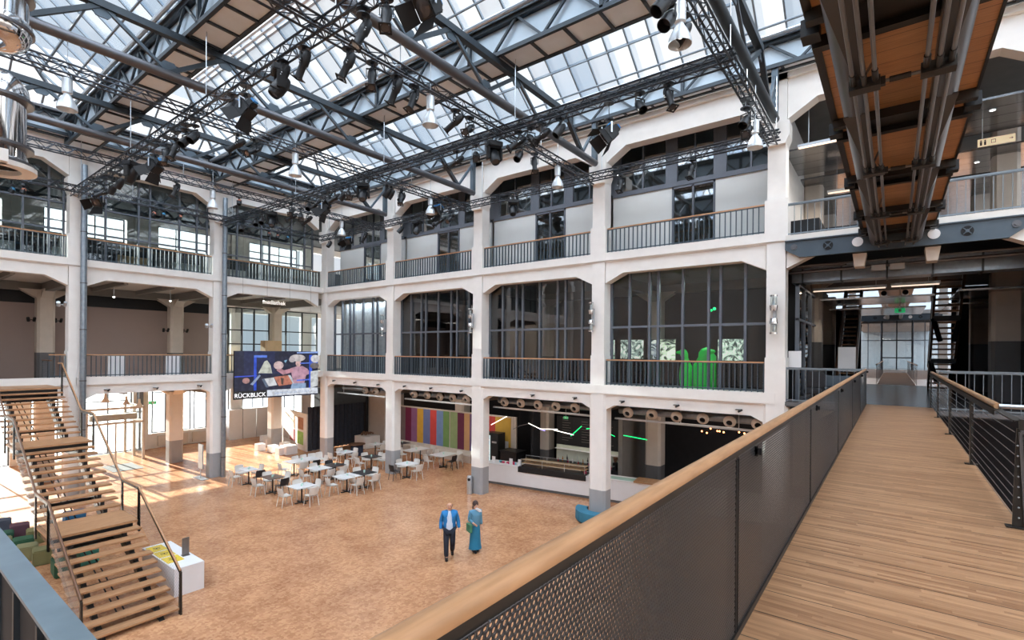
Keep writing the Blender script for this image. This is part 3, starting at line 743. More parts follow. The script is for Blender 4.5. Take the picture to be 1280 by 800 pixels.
LAMPS = [('R2', 291, 12, 'can'), ('R2', 354, 45, 'pd'), ('R2', 380, 55, 'pd'), ('R2', 350, 100, 'mh'), ('R2', 454, 40, 'pd'), ('R2', 483, 20, 'pd'), ('R2', 534, 8, 'bd'), ('R2', 307, 138, 'bd'), ('R2', 243, 171, 'can'), ('R2', 232, 176, 'can'), ('R2', 219, 187, 'pd'), ('R2', 208, 194, 'pd'), ('R2', 193, 209, 'bd'), ('R2', 165, 215, 'mh'), ('R2', 150, 229, 'can'), ('R2', 141, 236, 'can'), ('R2', 129, 241, 'pm'), ('R2', 122, 252, 'bd'),
         ('R1', 297, 180, 'pm'), ('R1', 318, 186, 'pm'), ('R3', 435, 80, 'pd'), ('R3', 465, 95, 'pd'), ('R3', 495, 107, 'pd'), ('R3', 517, 120, 'pd'), ('R3', 569, 153, 'pm'), ('R3', 587, 160, 'pm'), ('R3', 668, 200, 'pd'), ('R3', 649, 192, 'can'),
         ('R4', 571, 198, 'pm'), ('R4', 595, 191, 'pm'), ('R4', 618, 180, 'mh'), ('R4', 648, 177, 'pm'), ('R4', 664, 170, 'pm'), ('R4', 678, 164, 'pm'), ('R4', 700, 158, 'can'), ('R4', 761, 168, 'bd'), ('R4', 800, 131, 'can'), ('R4', 836, 118, 'pd'),
         ('R4', 412, 217, 'can'), ('R4', 429, 221, 'can'), ('R4', 454, 229, 'mh'), ('R4', 436, 238, 'pm'), ('R4', 419, 244, 'pm'), ('R4', 407, 246, 'pm'), ('R4', 397, 253, 'pm'), ('R4', 386, 256, 'can'), ('R4', 405, 262, 'bd'), ('R4', 365, 263, 'pm'), ('R4', 376, 270, 'pm'), ('R4', 340, 263, 'mh'), ('R4', 328, 270, 'can'), ('R4', 320, 275, 'can'), ('R4', 302, 285, 'can'),
         ('R1', 489, 223, 'can'), ('R1', 503, 218, 'can'), ('R1', 484, 240, 'can'), ('R1', 501, 246, 'pd'), ('R1', 547, 229, 'bd'), ('R6', 501, 287, 'can'), ('R6', 522, 284, 'mh'), ('R6', 551, 262, 'pm'), ('R6', 564, 267, 'pm'), ('R6', 548, 275, 'pm'), ('R6', 456, 293, 'pd'), ('R6', 436, 294, 'bd'), ('R6', 425, 301, 'can'), ('R6', 412, 303, 'can'), ('R6', 641, 258, 'mh'), ('R6', 776, 230, 'pd'), ('R6', 865, 212, 'pd'),
         ('R5', 932, 151, 'can'), ('R5', 935, 163, 'pm'), ('R5', 836, 24, 'can'), ('R5', 853, 42, 'can'), ('R5', 829, 4, 'can'), ('R8', 299, 253, 'cr'), ('R8', 220, 234, 'pd'), ('R8', 366, 264, 'pm'), ('R8', 385, 268, 'pm'),
         ('R7', 192, 268, 'cr'), ('R7', 204, 269, 'cb'), ('R7', 225, 272, 'cr'), ('R7', 15, 238, 'cb'), ('R7', 29, 239, 'cr'), ('R7', 336, 293, 'cr'), ('R7', 347, 296, 'cr'), ('R7', 359, 298, 'cb')]
ORD = ['first', 'second', 'third', 'fourth', 'fifth', 'sixth', 'seventh', 'eighth', 'ninth', 'tenth', 'eleventh', 'twelfth']
cnt = {}
for ln, u, v_, kd in sorted(LAMPS, key=lambda a: (a[0], a[3], a[1])):
    ax, val, desc = lines[ln]
    p = on_plane(u, v_, ax, val)
    drop = {'mh': .42, 'bd': .38, 'cb': .22, 'cr': .22}.get(kd, .32)
    bottom = (13.155 if ln in ('R6', 'R7') else (12.965 if ln in ('R2', 'R4') else 12.975))
    z = min(bottom, p.z + drop)
    cnt[(ln, kd)] = cnt.get((ln, kd), 0) + 1
    tot = sum(1 for L in LAMPS if L[0] == ln and L[3] == kd)
    o_ = ORD[cnt[(ln, kd)] - 1]
    lb = KN[kd][0] + ', ' + (('%s from left on the ' % o_) if tot > 1 else 'alone of its kind on the ') + desc
    rz = random.Random(u * 7 + int(v_)).choice([2.4, 2.8, 3.4, 3.9, PI, 2.0])
    if ln in ('R4',) : rz = random.Random(u).choice([2.1, 2.4, 3.9, 4.2])
    grp = 'stage lights on the lighting trusses'
    if kd not in used:
        used[kd] = 1; o = PR[kd]; o.location = (p.x, p.y, z); o.rotation_euler = (0, 0, rz); tag(o, lb, KN[kd][1], grp)
    else: o = dup(PR[kd], (p.x, p.y, z), rz, lb, grp); o['category'] = KN[kd][1]
    o['label'] = lb
    if z < bottom - .05:
        rod = MB().tube((0, 0, -.02), (0, 0, bottom - z + .02), .012, 5).lathe([(0, bottom - z - .02), (.135, bottom - z - .02), (.135, bottom - z + .01), (0, bottom - z + .01)], n=12).build('hanger_rod', 'rig', o)
# ---- silver bell pendants hanging on long rods from the roof trusses
def bell(L):
    r = empty('bell_pendant')
    part('rod', MB().tube((0, 0, 0), (0, 0, -L), .01, 6), 'alu', r)
    part('gear_housing', MB().lathe([(0, -L), (.1, -L), (.1, -L - .33), (.06, -L - .36)], n=18), 'bell', r, smooth=True)
    rf = part('reflector', MB().lathe([(.06, -L - .34), (.08, -L - .4), (.14, -L - .5), (.19, -L - .62), (.2, -L - .72), (.19, -L - .72), (.13, -L - .52), (.05, -L - .42)], n=22), 'bell', r, smooth=True)
    part('bulb', MB().sph((0, 0, -L - .56), .06, 8), emit('lamp bulb', (1, .93, .85, 1), 1.5) if 'lamp bulb' not in bpy.data.materials else bpy.data.materials['lamp bulb'], rf)
    return r
BL = [(3, 538, 139, 'in front of the middle of the glass roof'), (3, 697, 221, 'beside the top of the third column from the corner'), (2, 369, 206, 'left of the middle truss crossing'), (2, 538, 257, 'in front of the second bay of the back facade'), (1, 266, 249, 'in front of the left facade above the middle pipe'), (0, 427, 285, 'nearest the hall corner'), (0, 84, 118, 'large at upper left of the hall'), (0, 25, 190, 'partly hidden by the chrome lamps at the left edge'), (4, 850, 30, 'at the top near the upper bridge'), (4, 944, 168, 'beside the column next to the upper bridge')]
xs_ = {0: COLX[1], 1: COLX[1], 2: COLX[2], 3: COLX[3], 4: COLX[4]}
for i, u, v_, where in BL:
    val = xs_[i]
    if (u, v_) == (84, 118): val = COLX[2]
    p = on_plane(u, v_, 0, val)
    L = max(.1, 13.8 - (p.z + .36))
    o = bell(L); o.location = (p.x, p.y, 13.8 if L > .1 else p.z + .46)
    tag(o, 'silver bell-shaped pendant lamp ' + where, 'pendant lamp', 'silver bell pendants')
# ================================================================== BALUSTRADES
def balcony_railing(T, s0, s1, z0, z1, label, group, d=.12, gap=.172, wood_='wood_railx', bars='steel', bw=.012):
    root = tag(empty('balcony_railing', T(Vector(((s0 + s1) / 2, d, z0)))), label, 'railing', group)
    part('handrail', MB(T).box(s0, s1, d - .035, d + .035, z1 - .045, z1), wood_, root)
    part('bottom_rail', MB(T).box(s0, s1, d - .02, d + .02, z0 + .05, z0 + .085).box(s0, s1, d - .025, d + .025, z1 - .07, z1 - .046), bars, root)
    n = int((s1 - s0) / gap); st = (s1 - s0) / n
    p0 = None
    for k in range(n + 1):
        s = s0 + .012 + k * (s1 - s0 - .024) / n
        if p0 is None:
            p0 = part('baluster', MB(T).box(s - bw, s + bw, d - bw * 2.5, d + bw * 2.5, z0, z1 - .05), bars, root); b0 = Vector(p0.location); base_s = s
        else:
            c = p0.copy(); col.objects.link(c); c.parent = root
            c.location = b0 + (T(Vector((s, 0, 0))) - T(Vector((base_s, 0, 0))))
    return root
bayn = ['next to the hall corner', 'second from the hall corner', 'third from the hall corner', 'beside the bridge opening']
for i in range(4):
    a, b_ = COLX[i] + .34, COLX[i + 1] - .34
    balcony_railing(TB, a, b_, 5.37, 6.36, 'first-floor balcony railing of the back facade, bay %s' % bayn[i], 'balcony railings of the hall')
    balcony_railing(TB, a, b_, 10.47, 11.43, 'second-floor balcony railing of the back facade, bay %s' % bayn[i], 'balcony railings of the hall')
lbay = {4: 'next to the hall corner', 3: 'between the two tall pipes', 2: 'left of the left pipe'}
for k in (2, 3, 4):
    a, b_ = COLY[k - 0] + .34, (COLY[k + 1] if k < 4 else YB) - .34
    if k < 5:
        balcony_railing(TA, a, b_, 10.47, 11.43, 'second-floor balcony railing of the left facade, bay %s' % lbay[k], 'balcony railings of the hall', wood_='wood_rail')
        if k == 2: a = 5.15
        balcony_railing(TA, a, b_, 5.37, 6.36, 'first-floor balcony railing of the left facade, bay %s' % lbay[k], 'balcony railings of the hall', wood_='wood_rail')
for (u, lb) in ((147, 'left of two, beside the left pipe'), (218, 'right of two, near the second pipe')):
    p = on_plane(u, 455, 0, XA - .5)
    o = MB().box(p.x - .2, p.x - .1, p.y - .32, p.y + .32, F1, 6.28)
    single('heater_panel', o, 'white', 'white upright panel behind the left first-floor railing, ' + lb, 'panel')

# ================================================================== LOWER BRIDGE
DX0, DX1 = -.66, .92
dk = MB(); dk.box(DX0, DX1, -4.5, 18.92, F1 - .05, F1); dk.box(DX1 - .001, 4.6, -4.5, 6.1, F1 - .05, F1)
o = struct(dk.build('floor_bridge', 'wood_deck'))
bs = MB()
for x in (DX0 + .06, DX1 - .06): bs.box(x - .04, x + .04, -4.5, 18.9, F1 - .33, F1 - .051)
bs.box(DX1, 4.6, 6.1, 6.2, F1 - .33, F1 + .0)
y = -4
while y < 18.8: bs.box(DX0 + .1, DX1 - .1, y - .05, y + .05, F1 - .25, F1 - .052); y += 1.6
for x in (-.32, .58): bs.tube((x, -4.5, F1 - .45), (x, 18.8, F1 - .45), .12, 12)
struct(bs.build('trim_bridge', 'brown_steel'))
# left parapet: perforated panels, steel band, oak handrail
ZL = 6.082
def zl(y): return ZL + .0035 * y
root = tag(empty('bridge_railing', (-.67, 9, F1)), 'long bridge railing with perforated steel panels and oak handrail, nearest the camera', 'railing')
part('handrail', MB().tube((-.69, -.6, zl(-.6)), (-.69, 19.2, zl(19.2)), .032, 24), 'wood_rail', root, smooth=True)
part('top_band', MB().bar((-.662, -.6, zl(-.6) - .024), (-.662, 19.2, zl(19.2) - .024), .006, .04).bar((-.685, -.6, zl(-.6) - .03), (-.685, 19.2, zl(19.2) - .03), .05, .006), 'brown_steel', root)
ps = [-.3, 2.86, 5.84, 9.02, 12.3, 15.5, 18.9]
for a, b_ in zip(ps, ps[1:]):
    pn = MB()
    for xx in (-.655, -.6565, -.658, -.6595):
        pn.cur = 0 if xx in (-.655, -.6595) else 1; pn.quad((xx, a + .035, F1 + .03), (xx, b_ - .035, F1 + .03), (xx, b_ - .035, zl(b_) - .035), (xx, a + .035, zl(a) - .035))
    part('perforated_panel', pn, ['perf', 'perf_glint'], root)
for y in ps:
    part('post', MB().box(-.70, -.66, y - .03, y + .03, F1 - .3, zl(y) - .03).box(-.661, -.652, y - .028, y - .012, F1 - .05, zl(y) - .05).box(-.661, -.652, y + .012, y + .028, F1 - .05, zl(y) - .05), 'black', root)
    part('bracket', MB().box(-.70, -.64, y + .42, y + .44, zl(y) - .1, zl(y) - .04).box(-.66, -.62, y + .42, y + .43, zl(y) - .09, zl(y) - .05), 'black', root)
part('kick_strip', MB().box(-.664, -.645, -.6, 18.9, F1 - .03, F1 + .035), 'brown_steel', root)
part('bolt', MB().sph((-.657, .80, zl(.8) - .037), .004, 6), 'tube_steel', root)
# right parapet: flat posts and steel cables
root = tag(empty('cable_railing', (.87, 12, F1)), 'bridge railing with flat steel posts, thin cables and oak handrail on the right', 'railing')
ZR = 6.07
part('handrail', MB().tube((.89, 7.42, ZR), (.89, 19.0, ZR + .05), .032, 20), 'wood_rail', root, smooth=True)
part('rail_flat', MB().bar((.89, 6.3, ZR - .045), (.89, 19, ZR), .07, .012).bar((.85, 7.3, ZR - .06), (.85, 19, ZR - .02), .008, .06), 'brown_steel', root)
for y in (9.43, 12.75, 16.0, 18.9):
    pm = MB(); pm.prism([(y - .055, F1), (y + .055, F1), (y + .05, ZR - .04), (y - .035, ZR - .04)], .852, .888, 'YZ'); pm.box(.80, .94, y - .05, y + .05, F1, F1 + .012)
    part('post', pm, 'brown_steel', root)
zs = [F1 + .07 + k * .085 for k in range(4)] + [F1 + .07 + .085 * 3 + .1 * k for k in range(1, 7)]
for z in zs: part('cable', MB().tube((.868, 6.3, z), (.868, 18.95, z), .004, 5), 'rod', root)
# perforated side panel with its own post where the deck widens
root = tag(empty('side_railing', (1.2, 6.2, F1)), 'perforated railing with metal handrail where the bridge deck widens at the right edge', 'railing')
part('handrail', MB().tube((.9, 7.42, ZR), (4.5, 7.42, ZR), .024, 14), 'alu', root, smooth=True)
part('post', MB().prism([(.84, F1), (.915, F1), (.895, ZR - .1), (.865, ZR - .1)], 6.19, 6.21).box(.8, .95, 6.15, 6.25, F1, F1 + .012).box(.88, .94, 6.18, 6.22, ZR - .12, ZR - .02), 'brown_steel', root)
part('perforated_panel', MB().prism([(.925, F1 + .02), (4.4, F1 + .02), (4.4, ZR - .13), (.885, ZR - .13)], 6.17, 6.174), 'perfx', root)
part('frame', MB().bar((.925, 6.172, F1 + .02), (.885, 6.172, ZR - .13), .022, .01).bar((.885, 6.172, ZR - .13), (4.4, 6.172, ZR - .13), .022, .03), 'tube_steel', root)
for k in range(8): part('bolt', MB().sph((.882 - k * .0015, 6.186, F1 + .09 + k * .09), .008, 6), 'alu', root)
# steel box parapet branching to the left below the camera
root = tag(empty('steel_parapet', (-3, .45, F1)), 'blue-grey steel parapet with flat top crossing the lower left corner', 'parapet')
part('top_plate', MB().box(-6.3, -.72, .432, .53, 5.585, 5.6), 'steel_lt', root)
part('side_plate', MB().box(-6.3, -.72, .45, .47, 4.9, 5.584), 'black_matt', root)
rb = MB(); x = -6.3
while x < -.8: rb.box(x, x + .03, .43, .45, 4.9, 5.58); x += .42
parts('rib', rb, 'steel_dk', root)

# ================================================================== UPPER BRIDGE
root = tag(empty('upper_bridge', (.04, 8, 9.3)), 'upper footbridge seen from below, steel tubes, tension rods and wooden deck', 'bridge')
UD = 10.1
part('deck', MB().box(-.68, .84, -4, 17.9, UD, UD + .12), 'wood_under', root)
for x0, x1 in ((-.76, -.68), (.84, .87)): part('edge_channel', MB().box(x0, x1, -4, 17.9, UD - .02, UD + .2), 'brown_steel', root)
for x, xm in ((-.42, -1), (.47, 1)): part('tube', MB().tube((x, -4, 9.83), (x, 17.5, 9.83), .135, 22), 'tube_steel', root, smooth=True)
ny = [-2.8, .2, 3.2, 6.2, 9.2, 12.15, 15.1]
cb = MB(); br = MB(); gs = MB(); bk = MB(); rd = MB(); tb = MB(); bt = MB()
for y in ny + [17.2]:
    for dy in (-.28, .28): cb.box(-.74, .86, y + dy - .06, y + dy + .06, UD - .13, UD - .002)
    cb.box(-.30, .36, y - .22, y + .22, UD - .06, UD - .004)
    for x in (-.76, .80): br.box(x - .05, x + .12, y - .1, y + .1, UD - .14, UD + .04)
    for x in (-.78, .91): bt.sph((x, y, UD + .0), .022, 6)
for y in ny:
    for sx, tx, bx_ in ((-1, -.42, -.25), (1, .47, .32)):
        bk.box(bx_ - .13, bx_ + .13, y - .07, y + .07, 9.27, 9.37)
        for off in (0, .02):
            gs.quad((tx - .13, y - 1.3, 9.70 + off), (tx + .13, y - 1.3, 9.70 + off), (bx_ + .05 + sx * .03, y - .02, 9.36 + off), (bx_ - .05 + sx * .03, y - .02, 9.36 + off))
        gs.quad((tx - sx * .12, y - 1.3, 9.72), (tx - sx * .12, y + .5, 9.78), (bx_ - sx * .02, y + .05, 9.37))
        for dx in (-.09, 0, .09):
            q = 0 if abs(dx) > .01 else .02
            if y + 2.95 < 16: rd.tube((bx_ + dx, y, 9.33 - q), (bx_ + dx, y + 2.98, 9.33 - q), .019, 8)
            tb.tube((bx_ + dx, y - .28, 9.33 - q), (bx_ + dx, y - .07, 9.33 - q), .028, 8)
        rd.tube((bx_ - .05, y + .02, 9.34), (tx - .06 * sx - .15 * sx, y + .55, 9.78), .016, 6)
        rd.tube((bx_ + .05, y + .02, 9.34), (tx - .06 * sx - .05 * sx, y + .75, 9.78), .016, 6)
    rd.tube((-.13, y, 9.32), (.2, y, 9.32), .018, 8); tb.tube((-.05, y, 9.32), (.12, y, 9.32), .03, 8); tb.box(-.13, -.08, y - .03, y + .03, 9.28, 9.36)
for bx_ in (-.25, .32):
    for dx in (-.09, .09): rd.tube((bx_ + dx, ny[-1], 9.33), (bx_ + dx, 17.3, 9.6), .019, 8)
parts('cross_beam', cb, 'brown_steel', root); parts('edge_bracket', br, 'black', root); parts('bracket_bolt', bt, 'rod', root)
parts('gusset_plate', gs, 'plate', root, 3); parts('rod_block', bk, 'brown_steel', root); parts('tension_rod', rd, 'rod', root, smooth=True); parts('turnbuckle', tb, 'brown_steel', root)
rr = MB()
for x in (-.72, .85):
    rr.tube((x, -4, 11.2), (x, 17.9, 11.2), .03, 8)
    y = -3.8
    while y < 17.8: rr.box(x - .008, x + .008, y - .04, y + .04, UD + .1, 11.2); y += 1.55
part('railing', rr, 'brown_steel', root)

# ================================================================== BRIDGE BAY BUILT INTO THE BACK FACADE
def cross_plate(yb, xa, xb, name_lb):
    root = tag(empty('cross_girder', ((xa + xb) / 2, yb, 9.6)), name_lb, 'girder')
    def ring(mb_, cx, cz, r, yy, t=.02, n=20): mb_.lathe([(0, 0), (r, 0), (r, t), (0, t)], c=(cx, yy, cz), ax=(0, -1, 0), n=n)
    pl = MB(); pl.prism([(xa, 10.11), (xb, 10.11), (xb, 9.85), (xb - .35, 9.6), (xa + .4, 9.6), (xa, 9.85)], yb - .03, yb + .0)
    pl.box(xa, xb, yb - .09, yb + .05, 10.10, 10.13); pl.box(xa + .4, xb - .35, yb - .09, yb + .05, 9.585, 9.605)
    part('web_plate', pl, 'steel', root)
    w1 = MB(); [ring(w1, x, 9.88, .135, yb - .032) for x in ((xa + xb) / 2 - .82, (xa + xb) / 2 + .88)]; parts('port_cover', w1, 'white', root)
    w2 = MB(); [ring(w2, x, 9.87, .13, yb - .032) for x in ((xa + xb) / 2 - 1.55, (xa + xb) / 2 + 1.55)]; parts('vent_opening', w2, 'black_matt', root)
    w3 = MB()
    for x in ((xa + xb) / 2 - 1.55, (xa + xb) / 2 + 1.55):
        ring(w3, x, 9.87, .04, yb - .055)
        for t in range(4):
            a = PI / 4 + t * PI / 2; w3.bar((x, yb - .06, 9.87), (x + .12 * math.cos(a), yb - .06, 9.87 + .12 * math.sin(a)), .02)
    parts('vent_spider', w3, 'steel', root, 5)
    w4 = MB(); [(ring(w4, x, 9.92, .09, yb - .032, .03), ring(w4, x, 9.92, .045, yb - .06, .03)) for x in (xa + .25, xb - .22)]; parts('pin_joint', w4, 'tube_steel', root, 2)
    return root
cross_plate(YB - .04, -2.72, 2.66, 'blue-grey cross girder with round vents carrying the upper bridge')
ke = MB(); ke.box(-2.7, -.8, YB - .1, YB + .3, 10.14, 10.30); ke.box(.9, 3.1, YB - .1, YB + .3, 10.14, 10.30); struct(ke.build('trim_landing', 'white_plastic'))
ke = MB(); ke.box(-2.7, -.66, YB + .0, YB + 1.2, F1 - .1, F1 + .02); ke.box(.92, 2.98, YB + .0, YB + 1.2, F1 - .1, F1 + .02); struct(ke.build('trim_landing', 'dkgrey_paint'))
balcony_railing(TB, -2.68, -.85, 10.3, 11.32, 'short steel railing left of the upper bridge end', 'steel railings of the bridge bay', .05, .17, 'bar_grey', 'bar_grey', .007)
balcony_railing(TB, .95, 3.1, 10.3, 11.32, 'short steel railing right of the upper bridge end', 'steel railings of the bridge bay', .05, .17, 'bar_grey', 'bar_grey', .007)
balcony_railing(TB, -2.68, -.72, F1 + .02, 6.2, 'short steel railing left of the lower bridge end', 'steel railings of the bridge bay', .05, .17, 'bar_grey', 'bar_grey', .007)
balcony_railing(TB, .98, 3.1, F1 + .02, 6.2, 'short steel railing right of the lower bridge end', 'steel railings of the bridge bay', .05, .17, 'bar_grey', 'bar_grey', .007)
# ceiling voids, ducts and satin metal panels of the two passages
for k, (y0, y1, z, x0, x1) in enumerate([(18.8, 21.6, 13.3, -2.9, -.2), (18.8, 21.6, 13.6, 1.2, 6), (22.2, 25, 13.3, -2.9, 6), (25.6, 31.5, 13.4, -2.9, 6), (22.0, 24.6, 8.62, -2.2, 1.1), (25.4, 29, 8.5, -2.2, 1.0), (22.2, 25.2, 8.75, 1.7, 3.4), (26, 31, 8.6, 1.7, 3.4)]):
    f = MB(); y = y0
    while y < y1 - .1: f.box(x0, x1, y, y + .68, z, z + .06); y += .7
    o = single('ceiling_panel', f, 'metal_panel', ('satin metal ceiling panels over the %s passage, %s field' % ('upper' if z > 10 else 'lower', ORD[k % 4])), 'ceiling panel')
    o['kind'] = 'structure'
def tube_lamp(x0, x1, y, z, lb):
    r = tag(empty('linear_lamp', ((x0 + x1) / 2, y, z)), lb, 'lamp')
    part('housing', MB().box(x0, x1, y - .06, y + .08, z, z + .09), 'alu', r); part('diffuser', MB().box(x0 + .03, x1 - .03, y - .055, y + .03, z - .035, z - .001), 'warm_glow', r); parts('hanger_rod', MB().tube((x0 + .3, y, z + .09), (x0 + .3, y, 9.95 if z < 9.9 else 15.4), .008, 5).tube((x1 - .3, y, z + .09), (x1 - .3, y, 9.95 if z < 9.9 else 15.4), .008, 5), 'alu', r)
tube_lamp(-2.5, -.3, 18.5, 13.25, 'long warm linear lamp in front of the upper metal ceiling left of the bridge')
tube_lamp(-2.0, -.2, 22.0, 12.6, 'second warm linear lamp deeper in the upper passage')
tube_lamp(-2.4, -.2, 21.6, 8.95, 'linear lamp under the ducts of the lower passage, left one')
tube_lamp(-.1, 1.2, 21.4, 8.95, 'linear lamp under the ducts of the lower passage, right one')
def area(name, loc, size, e, c=(1, .88, .75), rot=(0, 0, 0), sy=None):
    d = bpy.data.lights.new(name, 'AREA'); d.shape = 'RECTANGLE'; d.size = size; d.size_y = sy or size; d.energy = e; d.color = c
    o = bpy.data.objects.new(name, d); col.objects.link(o); o.location = loc; o.rotation_euler = rot; return o
area('linear_lamp_light', (-1.4, 18.5, 13.2), 2.0, 45, sy=.1); area('linear_lamp_light', (-1.1, 22, 12.5), 1.6, 45, sy=.1)
area('linear_lamp_light', (-1.3, 21.6, 8.9), 2.0, 25, sy=.1)
du = MB(); du.box(-2.8, 3.2, 19.6, 20.3, 9.05, 9.6)
du2 = MB()
for x in (-2.5, -1.4, -.2, .9, 2.0, 3.0): du2.box(x, x + .05, 19.57, 20.33, 9.02, 9.63)
r = tag(empty('ventilation_duct', (.2, 19.9, 9.05)), 'rectangular galvanised duct crossing the lower passage ceiling', 'duct'); part('duct_body', du, 'galv', r); parts('flange', du2, 'steel_dk', r)
pp = MB(); pp.tube((-2.8, 18.9, 9.3), (3.1, 18.9, 9.35), .05, 8).tube((-2.8, 18.6, 9.45), (3.1, 18.6, 9.45), .03, 8).box(-2.4, -1.2, 18.7, 18.95, 9.4, 9.5)
single('cable_tray', pp, 'tube_steel', 'pipes and cable tray under the upper bridge landing', 'cable tray')
jb = MB().box(-.55, -.2, 18.7, 18.9, 9.15, 9.32); jb2 = MB().box(-.1, .25, 18.7, 18.9, 9.15, 9.32)
single('junction_box', jb, 'grey_paint', 'left grey junction box with small yellow label under the landing', 'box'); single('junction_box', jb2, 'grey_paint', 'right grey junction box with small yellow label under the landing', 'box')
for x in (-.8, .85): single('beam_stub', MB().prism([(x - .14, 9.2), (x + .1, 9.2), (x + .16, 9.58), (x - .18, 9.58)], 17.9, 18.4), 'warm_panel', 'pale beam stub below the cross girder, %s one' % ('left' if x < 0 else 'right'), 'beam')
for x, lb in ((-.05, 'left'), (1.7, 'right')): pass
# upper passage: warm wall, counter and sign
struct(MB().box(-3.0, -2.9, YB + .6, 30, F2, 15).build('wall_passage', 'cream'))
single('service_desk', MB().box(-2.6, -.1, 24, 24.6, F2, F2 + .55).box(-2.6, -.1, 23.95, 24.65, F2 + .55, F2 + .6), 'white', 'white desk behind the upper left railing', 'desk')
single('display_cabinet', MB().box(-2.4, .2, 24.9, 25.4, F2 + .65, F2 + 1.75), paint('navy cabinet', srgb(34, 42, 58), .5), 'dark navy cabinet above the white desk in the upper passage', 'cabinet')
single('bench', MB().box(-2.75, -1.9, 18.6, 20.4, F2, F2 + .75), 'black', 'black low cabinet behind the upper left railing by the warm wall', 'cabinet')
sg = tag(empty('toilet_sign', (2.4, 20.2, 12.9)), 'beige sign with two figures and an arrow above the upper passage', 'sign')
part('board', MB().box(1.95, 2.75, 20.2, 20.24, 12.78, 13.0), emit('sign panel', srgb(225, 205, 170), .55), sg)
fg = MB()
for x in (2.02, 2.11): fg.box(x - .022, x + .022, 20.19, 20.2, 12.81, 12.92); fg.sph((x, 20.19, 12.945), .02, 6, (1, .2, 1))
fg.box(2.62, 2.70, 20.19, 20.2, 12.885, 12.895); fg.bar((2.70, 20.195, 12.89), (2.67, 20.195, 12.915), .01); fg.bar((2.70, 20.195, 12.89), (2.67, 20.195, 12.865), .01)
fg.box(2.24, 2.34, 20.19, 20.2, 12.93, 12.94).box(2.24, 2.34, 20.19, 20.2, 12.84, 12.85).box(2.24, 2.25, 20.19, 20.2, 12.84, 12.94).box(2.33, 2.34, 20.19, 20.2, 12.84, 12.94)
part('pictogram', fg, 'black_matt', sg); part('hanger_rod', MB().tube((2.05, 20.22, 13.0), (2.05, 20.22, 13.62), .01, 5), 'alu', sg)
for (x, y, z) in ((2.2, 19.6, 13.57), (2.25, 23.5, 13.27)):
    r = tag(empty('downlight', (x, y, z)), 'round downlight in the upper metal ceiling, %s one' % ('near' if y < 22 else 'far'), 'downlight'); part('trim_ring', MB().lathe([(.06, 0), (.09, 0), (.09, -.02), (.06, -.02)], c=(x, y, z + .025)), 'alu', r); part('bulb', MB().lathe([(0, 0), (.06, 0)], c=(x, y, z)), 'white_glow', r)
# lower passage: glass partition left, sign boards
window(lambda p: Vector((-2.5 + p.x * 0 - p.y, p.x, p.z)), YB + .9, YB + 6, 0, F1, 8.9, [YB + 2.3, YB + 4], [7.75], ('anthracite', 'glass_dark'), name=wname())
for u, v_, w_, h_, y, lb in ((993.5, 449, .36, .52, 18.4, 'small white sign board on a stand behind the lower left railing'), (1058.5, 449, .52, .85, 21.2, 'white sign board on a stand beside the bridge end')):
    p = on_plane(u, v_, 1, y)
    r = tag(empty('sign_stand', (p.x, y, F1)), lb, 'sign'); part('board', MB().box(p.x - w_ / 2, p.x + w_ / 2, y - .015, y + .015, p.z - h_ / 2, p.z + h_ / 2), 'white', r)
    part('stand', MB().box(p.x - .015, p.x + .015, y, y + .02, F1, p.z - h_ / 2).box(p.x - .15, p.x + .15, y - .15, y + .15, F1, F1 + .02), 'black', r)
single('sofa', MB().box(-2.1, -.85, 19.6, 20.3, F1, F1 + .4).box(-2.1, -.85, 20.2, 20.4, F1 + .4, F1 + .8), paint('grey sofa', srgb(92, 102, 112), .85), 'grey sofa behind the lower left railing', 'sofa', bevel=.04)
r = tag(empty('office_chair', (-2.0, 18.9, F1)), 'dark lounge chair behind the lower left railing', 'chair')
part('seat', MB().box(-2.3, -1.75, 18.6, 19.2, F1 + .25, F1 + .42), 'black_plastic', r, bevel=.03); part('backrest', MB().box(-2.3, -1.75, 19.1, 19.22, F1 + .42, F1 + .95), 'black_plastic', r, bevel=.03); part('base', MB().box(-2.05, -2.0, 18.85, 18.95, F1, F1 + .25).box(-2.25, -1.8, 18.7, 19.1, F1, F1 + .03), 'black', r)
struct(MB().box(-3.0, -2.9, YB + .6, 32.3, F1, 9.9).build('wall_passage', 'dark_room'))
struct(MB().box(3.6, 3.7, YB + .6, 32.3, F1, 9.9).build('wall_passage', 'dark_room'))
